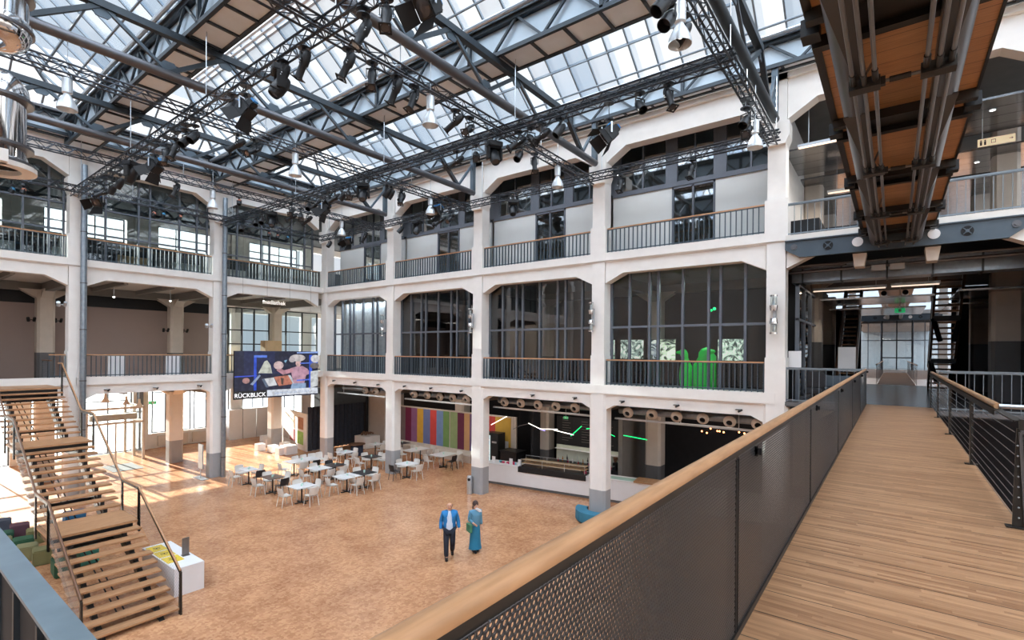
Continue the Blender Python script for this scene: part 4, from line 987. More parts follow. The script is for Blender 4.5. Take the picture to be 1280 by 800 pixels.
# open stairs of brown steel and timber in the passage
def far_stair(x0, x1, ya, yb, lb, n=24):
    r = tag(empty('open_staircase', ((x0 + x1) / 2, (ya + yb) / 2, F1)), lb, 'staircase')
    for x in (x0, x1): part('stringer', MB().bar((x, ya, F1 + .1), (x, yb, F2 - .1), .08, .34), 'brown_wood', r)
    for k in range(n):
        t = (k + .5) / n; y = ya + (yb - ya) * t; z = F1 + (F2 - F1) * t
        part('tread', MB().box(x0, x1, y - .14, y + .14, z - .07, z), 'wood_tread' if k % 2 else 'brown_wood', r)
    for x in (x0, x1): part('handrail', MB().tube((x, ya, F1 + 1.0), (x, yb, F2 + .8), .04, 6), 'brown_wood', r)
    ri = MB()
    for x in (x0, x1):
        for q in (.2, .35, .5, .65, .8): ri.tube((x, ya, F1 + .1 + q), (x, yb, F2 - .1 + q), .012, 4)
        for q in (.1, .3, .5, .7, .9): y = ya + (yb - ya) * q; z = F1 + (F2 - F1) * q; ri.box(x - .03, x + .03, y - .05, y + .05, z - .2, z + .95)
    part('cable', ri, 'brown_wood', r)
    bx = MB()
    for q in (.33, .66): y = ya + (yb - ya) * q; z = F1 + (F2 - F1) * q; bx.box(x0, x1, y - .15, y + .15, z - .5, z - .3); bx.bar((x0, y, z - .4), (x0 + .2, y - .2, z - 1.3), .12); bx.bar((x1, y, z - .4), (x1 - .2, y - .2, z - 1.3), .12)
    parts('support', bx, 'black', r, 3)
far_stair(1.25, 2.05, 29.5, 24.2, 'open brown staircase descending to the right of the far bridge')
far_stair(-1.95, -1.3, 25.5, 31.8, 'steep brown staircase to the left of the far bridge')
curtain('curtain', (-3.0, 32.0, 0), (-1.35, 32.0, 0), F1, 8.9, 'black_matt', 'black curtain left of the far bridge start', .05, 20)
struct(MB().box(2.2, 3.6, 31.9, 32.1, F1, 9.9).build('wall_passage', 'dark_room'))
# exit sign
def exit_sign(c, lb, sx=.34, face='y'):
    r = tag(empty('exit_sign', c), lb, 'exit sign'); x, y, z = c
    T = (lambda p: p) if face == 'y' else (lambda p: Vector((c[0] + (p.y - c[1]), c[1] + (p.x - c[0]), p.z)))
    if face == 'x': T = lambda p: Vector((c[0] - (p.y - c[1]), c[1] + (p.x - c[0]), p.z))
    part('panel', MB(T).box(x - sx / 2, x + sx / 2, y, y + .04, z, z + sx / 2), 'exit_green', r)
    s = MB(T); s.box(x - .05, x + .05, y - .008, y - .001, z + .03, z + sx / 2 - .03).bar((x + .07, y - .005, z + sx / 4), (x + .14, y - .005, z + sx / 4), .02).bar((x + .14, y - .005, z + sx / 4), (x + .11, y - .005, z + sx / 4 + .03), .012).bar((x - .14, y - .005, z + .04), (x - .09, y - .005, z + sx / 2 - .05), .02)
    part('pictogram', s, 'white', r)
    part('hanger_rod', MB().tube((x, y + .02, z + sx / 2), (x, y + .02, 4.72 if z < 5 else 9.9), .008, 5), 'alu', r)
exit_sign((.2, 26.0, 8.35), 'green exit sign hanging over the lower passage', .34)

# ================================================================== SECOND HALL BEYOND THE PASSAGE
Y2, Y3 = 32.6, 54.5
T3 = lambda p: Vector((p.x, Y3 + p.y, p.z))
facade(T3, [COLX[3], COLX[4], COLX[5], COLX[5] + BAY], 'wall_far')
for x in COLX[3:6]: facade_column(T3, x, 'column')
struct(MB().box(-20, 16, 33, 75, -.3, 0).build('floor_far', 'block_floor'))
struct(MB().box(-12, -11.7, Y2, Y3, 0, 15.4).build('wall_far_left', 'cream')); struct(MB().box(12, 12.3, Y2, Y3, 0, 15.4).build('wall_far_right', 'cream'))
struct(MB().box(-3, 3.2, Y3 + .3, 75, F1 - .3, F1).build('floor_far_landing', 'dark_floor'))
struct(MB().box(-3, 3.2, Y3 + .3, 75, 9.4, F2).build('ceiling_far', 'dkgrey_paint'))
struct(MB().box(-14, 14, 75, 75.2, 0, 15).build('wall_far_end', 'bar_grey'))
struct(MB().box(-.66, .9, Y2 - .3, Y3 + .4, F1 - .06, F1).build('floor_far_bridge', 'wood_deck'))
for x, lb in ((-.7, 'left'), (.94, 'right')):
    r = tag(empty('far_bridge_railing', (x, 43, F1)), 'dark railing on the %s side of the far bridge' % lb, 'railing')
    part('handrail', MB().tube((x, Y2 - .3, 6.12), (x, Y3, 6.12), .035, 8), 'wood_rail', r)
    y = Y2
    while y < Y3: part('post', MB().box(x - .01, x + .01, y - .05, y + .05, F1, 6.1), 'brown_steel', r); y += 2.0
    for q in range(8): part('cable', MB().tube((x, Y2 - .3, F1 + .1 + .11 * q), (x, Y3, F1 + .1 + .11 * q), .006, 4), 'rod', r)
cross_plate(Y3 - .04, -2.72, 3.2, 'pale blue cross girder of the far hall seen through the passage')
window(T3, -.85, 1.3, .3, F1, 10.0, [.22], [7.9, 5.1 + 1.3], ('black', 'glass'), .09, wname())
window(T3, -2.7, -.85, .3, F1, 10.0, [-1.8], [7.9], ('anthracite', 'glass'), .06, wname()); window(T3, 1.3, 3.0, .3, F1, 10.0, [2.1], [7.9], ('anthracite', 'glass'), .06, wname())
ub = tag(empty('far_upper_bridge', (.1, 43, 9.6)), 'upper footbridge of the far hall, seen small through the passage', 'bridge')
part('deck', MB().box(-.68, .84, Y2, Y3 - .15, UD, UD + .12), 'wood_under', ub); part('tube', MB().tube((-.42, Y2, 9.83), (-.42, Y3 - .15, 9.83), .13, 12).tube((.47, Y2, 9.83), (.47, Y3 - .15, 9.83), .13, 12), 'brown_steel', ub)
# ================================================================== GALVANISED PIPES, WALL LAMPS, SMALL FIXTURES
for y, lb in ((6.20, 'left of two galvanised vertical pipes in front of the left facade'), (11.93, 'right of two galvanised vertical pipes in front of the left facade')):
    r = tag(empty('vertical_pipe', (XA + .17, y, 0)), lb, 'pipe')
    part('pipe', MB().tube((XA + .17, y, 0), (XA + .17, y, 14.5), .115, 18), 'galv', r, smooth=True)
    cl = MB()
    for z in (1.0, 3.1, 5.2, 7.4, 9.4, 11.6, 13.4): cl.tube((XA + .17, y, z), (XA + .17, y, z + .05), .122, 18)
    parts('pipe_clamp', cl, 'tube_steel', r)
def wall_lamp(c, lb, s=1.0):
    x, y, z = c; r = tag(empty('wall_lamp', c), lb, 'wall lamp', None)
    part('bracket', MB().box(x - .05 * s, x + .05 * s, y, y + .2 * s, z - .42 * s, z + .42 * s), 'alu', r)
    for sg in (1, -1):
        part('housing', MB().lathe([(0, .12 * s * sg), (.12 * s, .14 * s * sg), (.14 * s, .3 * s * sg), (.14 * s, .34 * s * sg), (.1 * s, .36 * s * sg)], c=(x, y - .12 * s, z), n=18), 'chrome', r, smooth=True)
        part('glass_tube', MB().lathe([(.11 * s, .36 * s * sg), (.11 * s, .68 * s * sg)], c=(x, y - .12 * s, z), n=18), 'glass', r)
        part('end_cap', MB().lathe([(0, .66 * s * sg), (.13 * s, .66 * s * sg), (.13 * s, .72 * s * sg), (0, .74 * s * sg)], c=(x, y - .12 * s, z), n=18), 'chrome', r, smooth=True)
        part('lamp_insert', MB().lathe([(0, .36 * s * sg), (.05 * s, .38 * s * sg), (.05 * s, .6 * s * sg), (0, .62 * s * sg)], c=(x, y - .12 * s, z), n=10), 'alu', r)
wall_lamp((-3.0, YB - .1, 7.85), 'double chrome wall lamp on the column beside the bridge opening', .85)
wall_lamp((-9.42, YB - .1, 8.0), 'double chrome wall lamp on the third column from the hall corner', .8)
wall_lamp((-15.72, YB - .1, 8.05), 'double chrome wall lamp on the second column from the hall corner', .8)
wall_lamp((-22.1, YB - .1, 8.0), 'double chrome wall lamp on the first column from the hall corner', .8)
# near column at the left edge with its big chrome floodlights
NC = Vector((-6.1, .76, 0))
def flood(z0, k):
    r = tag(empty('chrome_floodlight', (NC.x, NC.y, z0)), ['upper chrome cylinder floodlight at the left picture edge', 'lower chrome cylinder floodlight at the left picture edge, facing down'][k], 'floodlight')
    x, y = NC.x, NC.y
    if k == 0: prof = [(0, -.0), (.11, .02), (.2, .08), (.235, .18), (.235, .26), (.21, .28), (.21, .5), (.235, .52), (.235, .9)]
    else: prof = [(.05, .62), (.15, .6), (.21, .52), (.225, .42), (.2, .4), (.2, -.1), (.23, -.12), (.24, -.16), (.2, -.16)]
    part('body', MB().lathe([(a, z0 + b_) for a, b_ in prof], c=(x, y, 0), n=36), 'chrome', r, smooth=True)
    rg = MB()
    for z in ((.2, .5) if k == 0 else (.4, .0, -.14)): rg.lathe([(.20, z0 + z - .012), (.25, z0 + z - .012), (.25, z0 + z + .012), (.20, z0 + z + .012)], c=(x, y, 0), n=36)
    parts('clamp_ring', rg, 'tube_steel', r)
    if k == 1:
        part('front_rim', MB().lathe([(.17, z0 - .2), (.27, z0 - .2), (.27, z0 - .16), (.17, z0 - .16), (.17, z0 - .2)], c=(x, y, 0), n=36).box(x + .22, x + .34, y - .04, y + .04, z0 - .2, z0 - .1), 'cream', r)
        part('lens', MB().lathe([(0, z0 - .15), (.19, z0 - .15)], c=(x, y, 0), n=30), 'black_matt', r)
flood(9.13, 0); flood(8.32, 1)
struct(MB().box(NC.x - .9, NC.x - .42, NC.y - .5, NC.y + .0, 0, 15.0).build('column', 'cream')); single('lamp_pole', MB().box(NC.x - .42, NC.x - .2, NC.y - .06, NC.y + .0, 7.9, 10.2), 'alu', 'pale bracket pole carrying the chrome floodlights at the left edge', 'bracket')
# air nozzles under the first-floor edge of the back facade with their duct
BN = [(457, 488), (470, 489.5), (518, 493), (534, 494), (550, 496), (566, 497.5), (583, 499), (630.7, 502.5), (651, 504), (672.7, 506), (695, 508), (718.7, 509.8), (785, 515.7), (815, 518), (845.6, 521), (878.5, 523.5), (912, 527), (947.5, 530)]
nzr = None
for k, (u, v_) in enumerate(BN):
    p = on_plane(u, v_, 1, 18.45)
    lb = 'round pale ceiling nozzle under the balcony edge, %s from the left' % (ORD + ['thirteenth', 'fourteenth', 'fifteenth', 'sixteenth', 'seventeenth', 'eighteenth'])[k]
    if nzr is None:
        nzr = empty('ceiling_nozzle')
        part('rim', MB().lathe([(.13, .0), (.2, -.02), (.21, .0), (.15, .12), (.1, .16)], ax=(.15, -1, -.25), n=22), 'warm_panel', nzr, smooth=True)
        part('core', MB().lathe([(0, .02), (.09, .02), (.11, .0), (.11, -.26), (0, -.26)], ax=(.15, -1, -.25), n=16), 'black', nzr, smooth=True)
        remember(nzr); o = nzr; o.location = p; tag(o, lb, 'air nozzle', 'round nozzles under the balcony edge')
    else: dup(nzr, p, 0, lb, 'round nozzles under the balcony edge')
for i in range(4):
    a, b_ = COLX[i] + .4, COLX[i + 1] - .4
    single('supply_duct', MB().tube((a, 19.0, 4.33), (b_, 19.0, 4.33), .17, 12).box(a + 1, a + 1.03, 18.98, 19.02, 4.45, 4.72).box(b_ - 1, b_ - .97, 18.98, 19.02, 4.45, 4.72), 'galv', 'round duct feeding the nozzles, bay %s' % bayn[i], 'duct', smooth=True)
    r = tag(empty('light_track', ((a + b_) / 2, 18.55, 3.98)), 'aluminium light track below the nozzles, bay %s' % bayn[i], 'light track')
    part('rail', MB().box(a, b_, 18.5, 18.6, 3.98, 4.05), 'alu', r)
    hr = MB(); [hr.box(a + q, a + q + .02, 18.54, 18.56, 4.05, 4.6) for q in (.6, 2.6, 4.6)]; parts('hanger', hr, 'alu', r)
SP = [(417, 476), (443, 478.5), (472, 481), (505, 483), (538, 485.5), (576, 489), (665, 494.5), (718, 498), (777, 502.5), (845, 507.5), (923, 513.5)]
for k, (u, v_) in enumerate(SP):
    p = on_plane(u, v_, 1, YB - .05)
    r = tag(empty('mini_spotlight', p), 'tiny black spotlight on the beam below the first-floor balconies, %s from left' % ORD[k], 'spotlight', 'tiny spotlights on the beams')
    x, y, z = p; part('arm', MB().box(x - .1, x + .05, y - .02, y + .15, z + .02, z + .04), 'black', r); part('head', MB().tube((x + .02, y - .1, z - .02), (x + .1, y + .02, z + .03), .035, 8), 'black', r)
for k, (u, v_) in enumerate([(133.5, 488), (194.7, 485.6), (249.5, 482.6)]):
    p = on_plane(u, v_, 0, XA + .05); x, y, z = p
    r = tag(empty('mini_spotlight', p), 'tiny black spotlight on the beam of the left facade, %s from left' % ORD[k], 'spotlight', 'tiny spotlights on the beams')
    part('arm', MB().box(x - .15, x + .02, y - .08, y + .05, z + .02, z + .04), 'black', r); part('head', MB().tube((x + .1, y + .02, z - .02), (x - .02, y + .1, z + .03), .035, 8), 'black', r)
# gallery spot clusters on the first-floor inner columns
for k, (x, y, z, lb) in enumerate([(XA - 5.72, 6.02 - .5, 8.0, 'left side of the left inner gallery column'), (XA - 5.72, 6.02 + .5, 8.0, 'right side of the left inner gallery column'), (XA - 5.72, 11.74 - .5, 7.7, 'left side of the right inner gallery column'), (XA - 5.72, 11.74 + .5, 7.7, 'right side of the right inner gallery column'), (XA + .1, 5.5, 8.45, 'column behind the left pipe'), (XA + .1, 11.2, 7.8, 'column behind the right pipe')]):
    r = tag(empty('gallery_spotlight', (x, y, z)), ('small silver' if k > 3 else 'small black') + ' spotlight arm on the ' + lb, 'spotlight')
    mt_ = 'alu' if k > 3 else 'black'
    part('arm', MB().box(x - .02, x + .02, y - .15, y + .15, z - .02, z + .02), mt_, r); part('head', MB().tube((x, y - .1, z - .05), (x + .15, y - .14, z + .08), .07, 10).tube((x, y + .1, z - .05), (x + .15, y + .1, z + .1), .06, 10), mt_, r)
# ceiling downlights of the gallery and two cream bell lamps in the entrance
for k, (u, v_) in enumerate([(462 / 3.81 + 0 + 21, 371), (213, 376), (329.5, 376)]):
    p = on_plane(u, v_, 0, XA - 2.5); 
    r = tag(empty('downlight', p), 'small bright gallery downlight, %s from the left' % ORD[k], 'downlight'); part('bulb', MB().sph(p, .05, 6), 'white_glow', r); part('trim_ring', MB().lathe([(.05, 0), (.06, .03), (.02, .06), (.02, 9.82 - p.z if p.z < 9.7 else .1)], c=p), 'alu', r)
for k, (u, v_, xx) in enumerate([(132, 500, XA - 4.0), (174, 506, XA - 8.0), (158, 503, XA - 6.5), (260, 497, XA - 8.5)]):
    p = on_plane(u, v_, 0, xx); x, y, z = p
    r = tag(empty('entrance_pendant', p), 'cream bell lamp hanging in the entrance, %s from the left' % ['first', 'third', 'second', 'fourth'][k], 'pendant lamp')
    part('rod', MB().tube((x, y, z + .3), (x, y, 4.7), .012, 5), 'alu', r); part('shade', MB().lathe([(.06, z + .35), (.07, z + .12), (.2, z - .12), (.19, z - .12), (.05, z + .1)], c=(x, y, 0)), 'cream', r, smooth=True)
exit_sign((XO + 1.2, 12.05, 3.05), 'green exit sign beside the glass entrance', .42, 'x')

# ================================================================== STAIRCASE TO THE FIRST FLOOR
SY0, SY1 = 3.17, 5.08
RISE, RUN = .1594, .298
st = tag(empty('main_staircase', (-20, 4.1, 0)), 'large open wooden staircase with two landings rising to the first floor on the left', 'staircase')
tr_list = []
X1, XL1, XT2, XL2, XT3 = -14.15, -17.13, -18.56, -21.54, -22.97
def tread(x, z, dep=.33, ty=.0): return part('tread', MB().box(x - dep, x, SY0, SY1, z - .05, z), 'wood_tread', st, bevel=.008)
for k in range(10): tread(X1 - RUN * k, RISE * (k + 1))
part('landing', MB().box(XT2 - .02, XL1, SY0, SY1, RISE * 11 - .06, RISE * 11), 'wood_tread', st)
for k in range(10): tread(XT2 - RUN * k, RISE * (12 + k))
part('landing', MB().box(XT3 - .02, XL2, SY0, SY1, RISE * 22 - .06, RISE * 22), 'wood_tread', st)
for k in range(9): tread(XT3 - RUN * k, RISE * (23 + k))
part('landing', MB().box(XA, XT3 - RUN * 9, SY0, SY1, F1 - .06, F1), 'wood_tread', st)
def sline(x):   # nosing line height
    pts = [(X1, RISE), (XL1, RISE * 11), (XT2, RISE * 11), (XL2, RISE * 22), (XT3, RISE * 22), (XT3 - RUN * 9, F1), (XA, F1)]
    for (a, za), (b_, zb) in zip(pts, pts[1:]):
        if b_ <= x <= a: return za + (zb - za) * (a - x) / (a - b_)
    return pts[0][1]
corners = [X1, XL1, XT2, XL2, XT3, XT3 - RUN * 9, XA + .1]
for yy in (SY0 + .38, SY1 - .38):
    sg = MB()
    for a, b_ in zip(corners, corners[1:]):
        za, zb = sline(a) - .2, sline(b_) - .2
        sg.prism([(a, za + .02 if a != X1 else 0.0), (b_, zb + .02), (b_, zb - .3), (a, max(0, za - .3))], yy - .06, yy + .06, 'XZ')
    part('stringer', sg, 'brown_steel', st)
part('landing_dark_box', MB().box(XT2 + .1, XL1 - .1, SY0 + .1, SY1 - .1, RISE * 11 - .3, RISE * 11 - .065), 'black', st); part('landing_dark_box', MB().box(XT3 + .1, XL2 - .1, SY0 + .1, SY1 - .1, RISE * 22 - .3, RISE * 22 - .065), 'black', st); part('landing_dark_box', MB().box(XA + .02, XT3 - RUN * 9 - .1, SY0 + .1, SY1 - .1, F1 - .5, F1 - .065), 'black', st)  # black boxes added under the landings to darken their undersides
tb2 = MB()
for a, nn, z0 in ((X1, 10, 1), (XT2, 10, 12), (XT3, 9, 23)):
    for k in range(nn):
        x = a - RUN * k; z = RISE * (z0 + k) - .05
        for yy in (SY0 + .38, SY1 - .38): tb2.box(x - .27, x - .06, yy - .05, yy + .05, z - .14, z)
parts('tread_bracket', tb2, 'black', st)
rods = MB()
for yy in (SY0 + .85, SY0 + 1.0):
    rods.tube((X1 - .6, yy, .15), (XL1 - .7, yy, RISE * 11 - .75), .018, 6); rods.tube((XL1 - .7, yy, RISE * 11 - .75), (XL2 - .7, yy, RISE * 22 - .85), .018, 6); rods.tube((XL2 - .7, yy, RISE * 22 - .85), (XA + .4, yy, F1 - .5), .018, 6)
parts('under_rod', rods, 'black', st)
cr = MB()
for x in (X1 - .9, X1 - 1.9, XL1 - .7, XT2 - 1.3, XL2 - .7, XT3 - 1.2): z = max(.12, sline(x) - .55); cr.box(x - .04, x + .04, SY0 + .3, SY1 - .3, z - .05, z + .03)
parts('cross_beam', cr, 'black', st)
for yy, sd_ in ((SY0 - .01, 'l'), (SY1 + .01, 'r')):
    pts = [Vector((x, yy, sline(x) + .93)) for x in corners[:-1]]
    if sd_ == 'l': pts[-1] = pts[-1]
    hr = MB(); hr.path(pts, .024, 10)
    hr.tube(pts[-1], pts[-1] + Vector((-1.3 if sd_ == 'l' else -.6, 0, 0)), .024, 10)
    part('handrail', hr, 'brown_wood' if sd_ == 'l' else 'wood_tread', st, smooth=True)
    ur = MB()
    for a, b_ in zip(pts, pts[1:]): ur.bar(a - Vector((0, 0, .05)), b_ - Vector((0, 0, .05)), .04, .07)
    part('rail_flat', ur, 'brown_steel', st)
    for x in corners[:-1] + [(XL1 + XT2) / 2 if False else XL1]:
        z = sline(x)
        part('post', MB().prism([(x - .07, z - .32), (x + .07, z - .32), (x + .04, z + .9), (x - .04, z + .9)], yy - .02, yy + .02, 'XZ'), 'brown_steel', st)
    wr = MB()
    for q in range(1, 11):
        for a, b_ in zip(corners[:-1], corners[1:-1]):
            wr.tube((a, yy, sline(a) - .05 + .085 * q), (b_, yy, sline(b_) - .05 + .085 * q), .0028, 4, cap=False)
    parts('cable', wr, 'rod', st, 5)
pf = MB()
for a, b_ in zip(corners[:-1], corners[1:-1]): pf.quad((a, SY0 + .03, sline(a) - .22), (b_, SY0 + .03, sline(b_) - .22), (b_, SY0 + .03, sline(b_) + .1), (a, SY0 + .03, sline(a) + .1))
part('side_sheet', pf, 'glass_side', st)
tg = tag(empty('stair_top_railing', (XA + .6, SY1 + .05, F1)), 'short railing with wooden rail beside the top of the staircase', 'railing')
part('handrail', MB().box(XA - 1.1, XA + .35, SY1 + .02, SY1 + .08, 6.08, 6.13), 'brown_wood', tg); part('frame', MB().box(XA - 1.1, XA - 1.07, SY1 + .04, SY1 + .06, F1, 6.08).box(XA - .2, XA - .17, SY1 + .04, SY1 + .06, F1, 6.08), 'steel_dk', tg)
wm = MB(); [wm.box(XA - 1.1, XA - .2, SY1 + .045, SY1 + .055, F1 + .08 * q, F1 + .08 * q + .006) for q in range(1, 12)]; [wm.box(XA - 1.1 + .07 * q, XA - 1.1 + .07 * q + .006, SY1 + .045, SY1 + .055, F1 + .05, 6.0) for q in range(13)]
part('wire_mesh', wm, 'tube_steel', tg)

# ================================================================== SCREEN AND SIGN
XS, sy0, sy1, sz0, sz1 = -27.4, 12.27, 17.05, 4.0, 6.56
sr = tag(empty('video_screen', (XS, (sy0 + sy1) / 2, sz0)), 'large hanging video screen reading RÜCKBLICK with a gesturing person in pink', 'screen')
part('casing', MB().box(XS - .12, XS, sy0, sy1, sz0, sz1), 'black', sr)
def semit(name, c, s=.8, vary=False):
    m_ = emit(name, srgb(*c), s)
    if vary:
        nt = m_.node_tree; n = nt.nodes.new('ShaderNodeTexNoise'); n.inputs['Scale'].default_value = 4.5; n.inputs['Detail'].default_value = 5
        nt.links.new(objco(nt), n.inputs['Vector']); q = srgb(*c)
        nt.links.new(ramp(nt, n.outputs['Fac'], [(.3, tuple(x * .6 for x in q[:3]) + (1,)), (.5, q), (.7, tuple(min(1, x * 1.15 + .02) for x in q[:3]) + (1,))]), nt.nodes['Principled BSDF'].inputs['Emission Color'])
        nt.nodes['Principled BSDF'].inputs['Base Color'].default_value = (.02, .02, .02, 1)
    return m_
SN = [0]
def sq(pts, c, s=.8, nm='picture_area'):
    SN[0] += 1; x = XS + .004 + SN[0] * .0006
    W_, H_ = sy1 - sy0, sz1 - sz0
    f = MB().quad(*[(x, sy0 + W_ * a, sz1 - H_ * b_) for a, b_ in pts])
    return f, semit('screen colour %d' % SN[0], c, s, True)
img = MB(); mats = []
def add(pts, c, s=.8):
    f, m_ = sq(pts, c, s); img.cur = len(mats); img._add(f.v, [tuple(range(len(f.v)))]); mats.append(m_)
def rect(a0, b0, a1, b1): return [(a0, b0), (a1, b0), (a1, b1), (a0, b1)]
def ell(ca, cb, ra, rb, n=14): return [(ca + ra * math.cos(2 * PI * k / n), cb + rb * math.sin(2 * PI * k / n)) for k in range(n)]
add(rect(0, 0, 1, 1), (18, 26, 58)); add(rect(.1, 0, .62, .5), (22, 34, 80)); add(rect(.45, 0, .85, .45), (16, 24, 56))
add(rect(.21, .1, .24, .95), (40, 84, 220)); add(rect(.21, .09, .36, .14), (90, 130, 235)); add([(.0, .52), (.25, .51), (.25, .53), (.0, .545)], (60, 90, 230))
add([(.26, .47), (.33, .22), (.36, .2), (.40, .3), (.42, .48)], (214, 218, 205)); add([(.17, .7), (.27, .5), (.29, .52), (.2, .72)], (160, 176, 205)); add(ell(.125, .62, .04, .06), (186, 140, 136))
add([(.3, .6), (.35, .78), (.38, .78), (.33, .58)], (100, 116, 140)); add([(.33, .59), (.44, .57), (.48, .74), (.38, .76)], (226, 228, 232)); add([(.44, .56), (.62, .53), (.68, .73), (.5, .76)], (205, 128, 104)); add([(.52, .58), (.56, .6), (.55, .74), (.53, .72)], (84, 66, 60)); add([(.61, .53), (.64, .53), (.70, .7), (.68, .74)], (214, 222, 230))
add([(.64, .38), (.72, .34), (.8, .34), (.86, .4), (.82, .72), (.68, .72)], (204, 158, 178)); add([(.5, .36), (.56, .42), (.66, .38), (.68, .46), (.55, .52), (.47, .42)], (206, 150, 164)); add([(.78, .33), (.86, .4), (.9, .5), (.84, .55), (.76, .44)], (196, 150, 172)); add([(.56, .22), (.57, .2), (.6, .19), (.58, .26)], (140, 190, 220))
add(ell(.495, .31, .06, .09), (224, 196, 196)); add(ell(.74, .27, .035, .08), (232, 190, 186)); add(ell(.73, .15, .1, .08, 18), (214, 206, 206)); add(ell(.66, .19, .04, .06), (196, 186, 190))
add([(.66, .72), (.84, .72), (.84, .86), (.64, .86)], (150, 178, 214)); add(rect(.88, .08, .92, .84), (46, 92, 226)); add([(.76, .26), (1, .25), (1, .27), (.76, .285)], (96, 130, 240)); add([(.72, .64), (.9, .63), (.9, .66), (.72, .67)], (80, 116, 235)); add(ell(.96, .17, .06, .09), (226, 226, 230)); add(ell(.95, .33, .06, .07), (120, 112, 112)); add([(.9, .46), (1, .44), (1, .8), (.9, .84)], (226, 230, 232)); add([(.72, 0.02), (1, .0), (1, .04), (.72, .05)], (150, 180, 245))
add(rect(0, .83, .36, 1), (14, 14, 16)); add(rect(.36, .835, 1, .97), (220, 226, 236), .9)
o = part('picture', img, mats, sr)
def text(body, size, T, mat, parent, name='lettering', ext=.004, bold=0):
    cu = bpy.data.curves.new(name, 'FONT'); cu.body = body; cu.size = size; cu.extrude = ext; cu.align_x = 'CENTER'; cu.align_y = 'CENTER'; cu.offset = bold; cu.resolution_u = 3
    me_o = bpy.data.objects.new(name, cu); col.objects.link(me_o)
    dg = bpy.context.evaluated_depsgraph_get(); me = bpy.data.meshes.new_from_object(me_o.evaluated_get(dg)); bpy.data.objects.remove(me_o)
    me.materials.clear(); me.materials.append(M[mat] if isinstance(mat, str) else mat)
    for p in me.polygons: p.material_index = 0
    me.transform(T); o = bpy.data.objects.new(name, me); col.objects.link(o)
    if parent: o.parent = parent; o.location = -Vector(parent.location)
    return o
def TM(origin, right, upv):
    right = Vector(right).normalized(); upv = Vector(upv).normalized(); n_ = right.cross(upv)
    m_ = Matrix((right, upv, n_)).transposed().to_4x4(); m_.translation = Vector(origin); return m_
text('RÜCKBLICK', .31, TM((XS + .05, sy0 + .17 * 4.78, sz0 + .19), (0, 1, 0), (0, 0, 1)), semit('screen lettering', (240, 240, 242), 1.0), sr, bold=.001, ext=.001)
text('Giga-Hertz-Preis | Do. 27.11.2014', .15, TM((XS + .05, sy0 + .66 * 4.78, sz0 + .24), (0, 1, 0), (0, 0, 1)), semit('screen caption', (110, 130, 160), .8), sr, 'caption', ext=.001)
sc_ = MB()
for y in (12.7, 14.0, 15.3, 16.6): sc_.tube((XS - .06, y, sz1), (XS - .06, y, 13.15), .006, 4)
parts('suspension_cable', sc_, 'rod', sr)
sg = tag(empty('mediathek_sign', (XA - 1.3, 15.3, 9.3)), 'small glowing lettering mediathek under the left gallery ceiling', 'sign')
text('mediathek', .33, TM((XA - 1.3, 15.35, 9.42), (0, 1, 0), (0, 0, 1)), emit('sign glow', (1, .95, .9, 1), 1.0), sg, bold=.003)
part('mounting_rail', MB().box(XA - 1.34, XA - 1.32, 14.3, 16.4, 9.64, 9.66).box(XA - 1.34, XA - 1.32, 14.6, 14.62, 9.66, 9.82).box(XA - 1.34, XA - 1.32, 16.0, 16.02, 9.66, 9.82), 'alu', sg)
p = on_plane(341.5, 433, 0, XA - 3.0); single('plywood_box', MB().box(p.x - .5, p.x + .1, p.y - .55, p.y + .5, F1, p.z + .35), 'wood_box', 'tall plywood box above the video screen on the first-floor gallery', 'box')

# ================================================================== ENTRANCE, STOOLS, LEAFLET TABLE
vx0, vx1, vy0, vy1, vz = -39.3, -36.0, 8.2, 10.9, 3.2
vs = MB()
for x in (vx0, (vx0 + vx1) / 2, vx1):
    for y in (vy0, vy1): vs.box(x - .06, x + .06, y - .06, y + .06, 0, vz)
for z in (2.35, vz): 
    for y in (vy0, vy1): vs.box(vx0, vx1, y - .06, y + .06, z - .12, z)
    vs.box(vx1 - .06, vx1 + .06, vy0, vy1, z - .12, z)
vs.box(vx1 - .03, vx1 + .03, 9.5, 9.58, 0, 2.3)
vr = tag(empty('glass_vestibule', ((vx0 + vx1) / 2, (vy0 + vy1) / 2, 0)), 'glass entrance vestibule with sliding doors and beige frame at the left windows', 'entrance')
part('frame', vs, 'warm_panel', vr)
part('pane', MB().quad((vx1, vy0, 0), (vx1, vy1, 0), (vx1, vy1, vz), (vx1, vy0, vz)).quad((vx0, vy1, 0), (vx1, vy1, 0), (vx1, vy1, vz), (vx0, vy1, vz)).quad((vx0, vy0, 0), (vx1, vy0, 0), (vx1, vy0, vz), (vx0, vy0, vz)), 'glass', vr)
part('air_curtain', MB().box(vx1 - .5, vx1 - .1, vy0 + .2, vy1 - .3, 2.45, 2.8), 'warm_panel', vr)
single('door_mat', MB().box(-35.3, -33.2, 8.7, 10.1, 0, .015), paint('grey mat', srgb(70, 70, 72), .95), 'grey door mat in front of the glass vestibule', 'mat')
struct(MB().box(XO + .0, XO + .5, 11.5, 11.75, 0, 4.3).build('trim_door', 'anthracite'))
single('info_panel', MB().box(-28.6, -28.1, 11.05, 11.1, .5, 1.75).box(-28.37, -28.33, 11.06, 11.09, 0, .5).box(-28.9, -27.8, 10.9, 11.25, 0, .02), 'alu', 'grey information stand beside the right pipe column', 'stand')
cl_ = [('dark blue-grey', (70, 78, 92)), ('plum', (92, 62, 74)), ('green', (36, 82, 62)), ('olive', (116, 114, 78)), ('olive yellow', (124, 122, 80)), ('green', (44, 88, 62)), ('pale olive', (128, 126, 90)), ('olive', (116, 114, 76))]
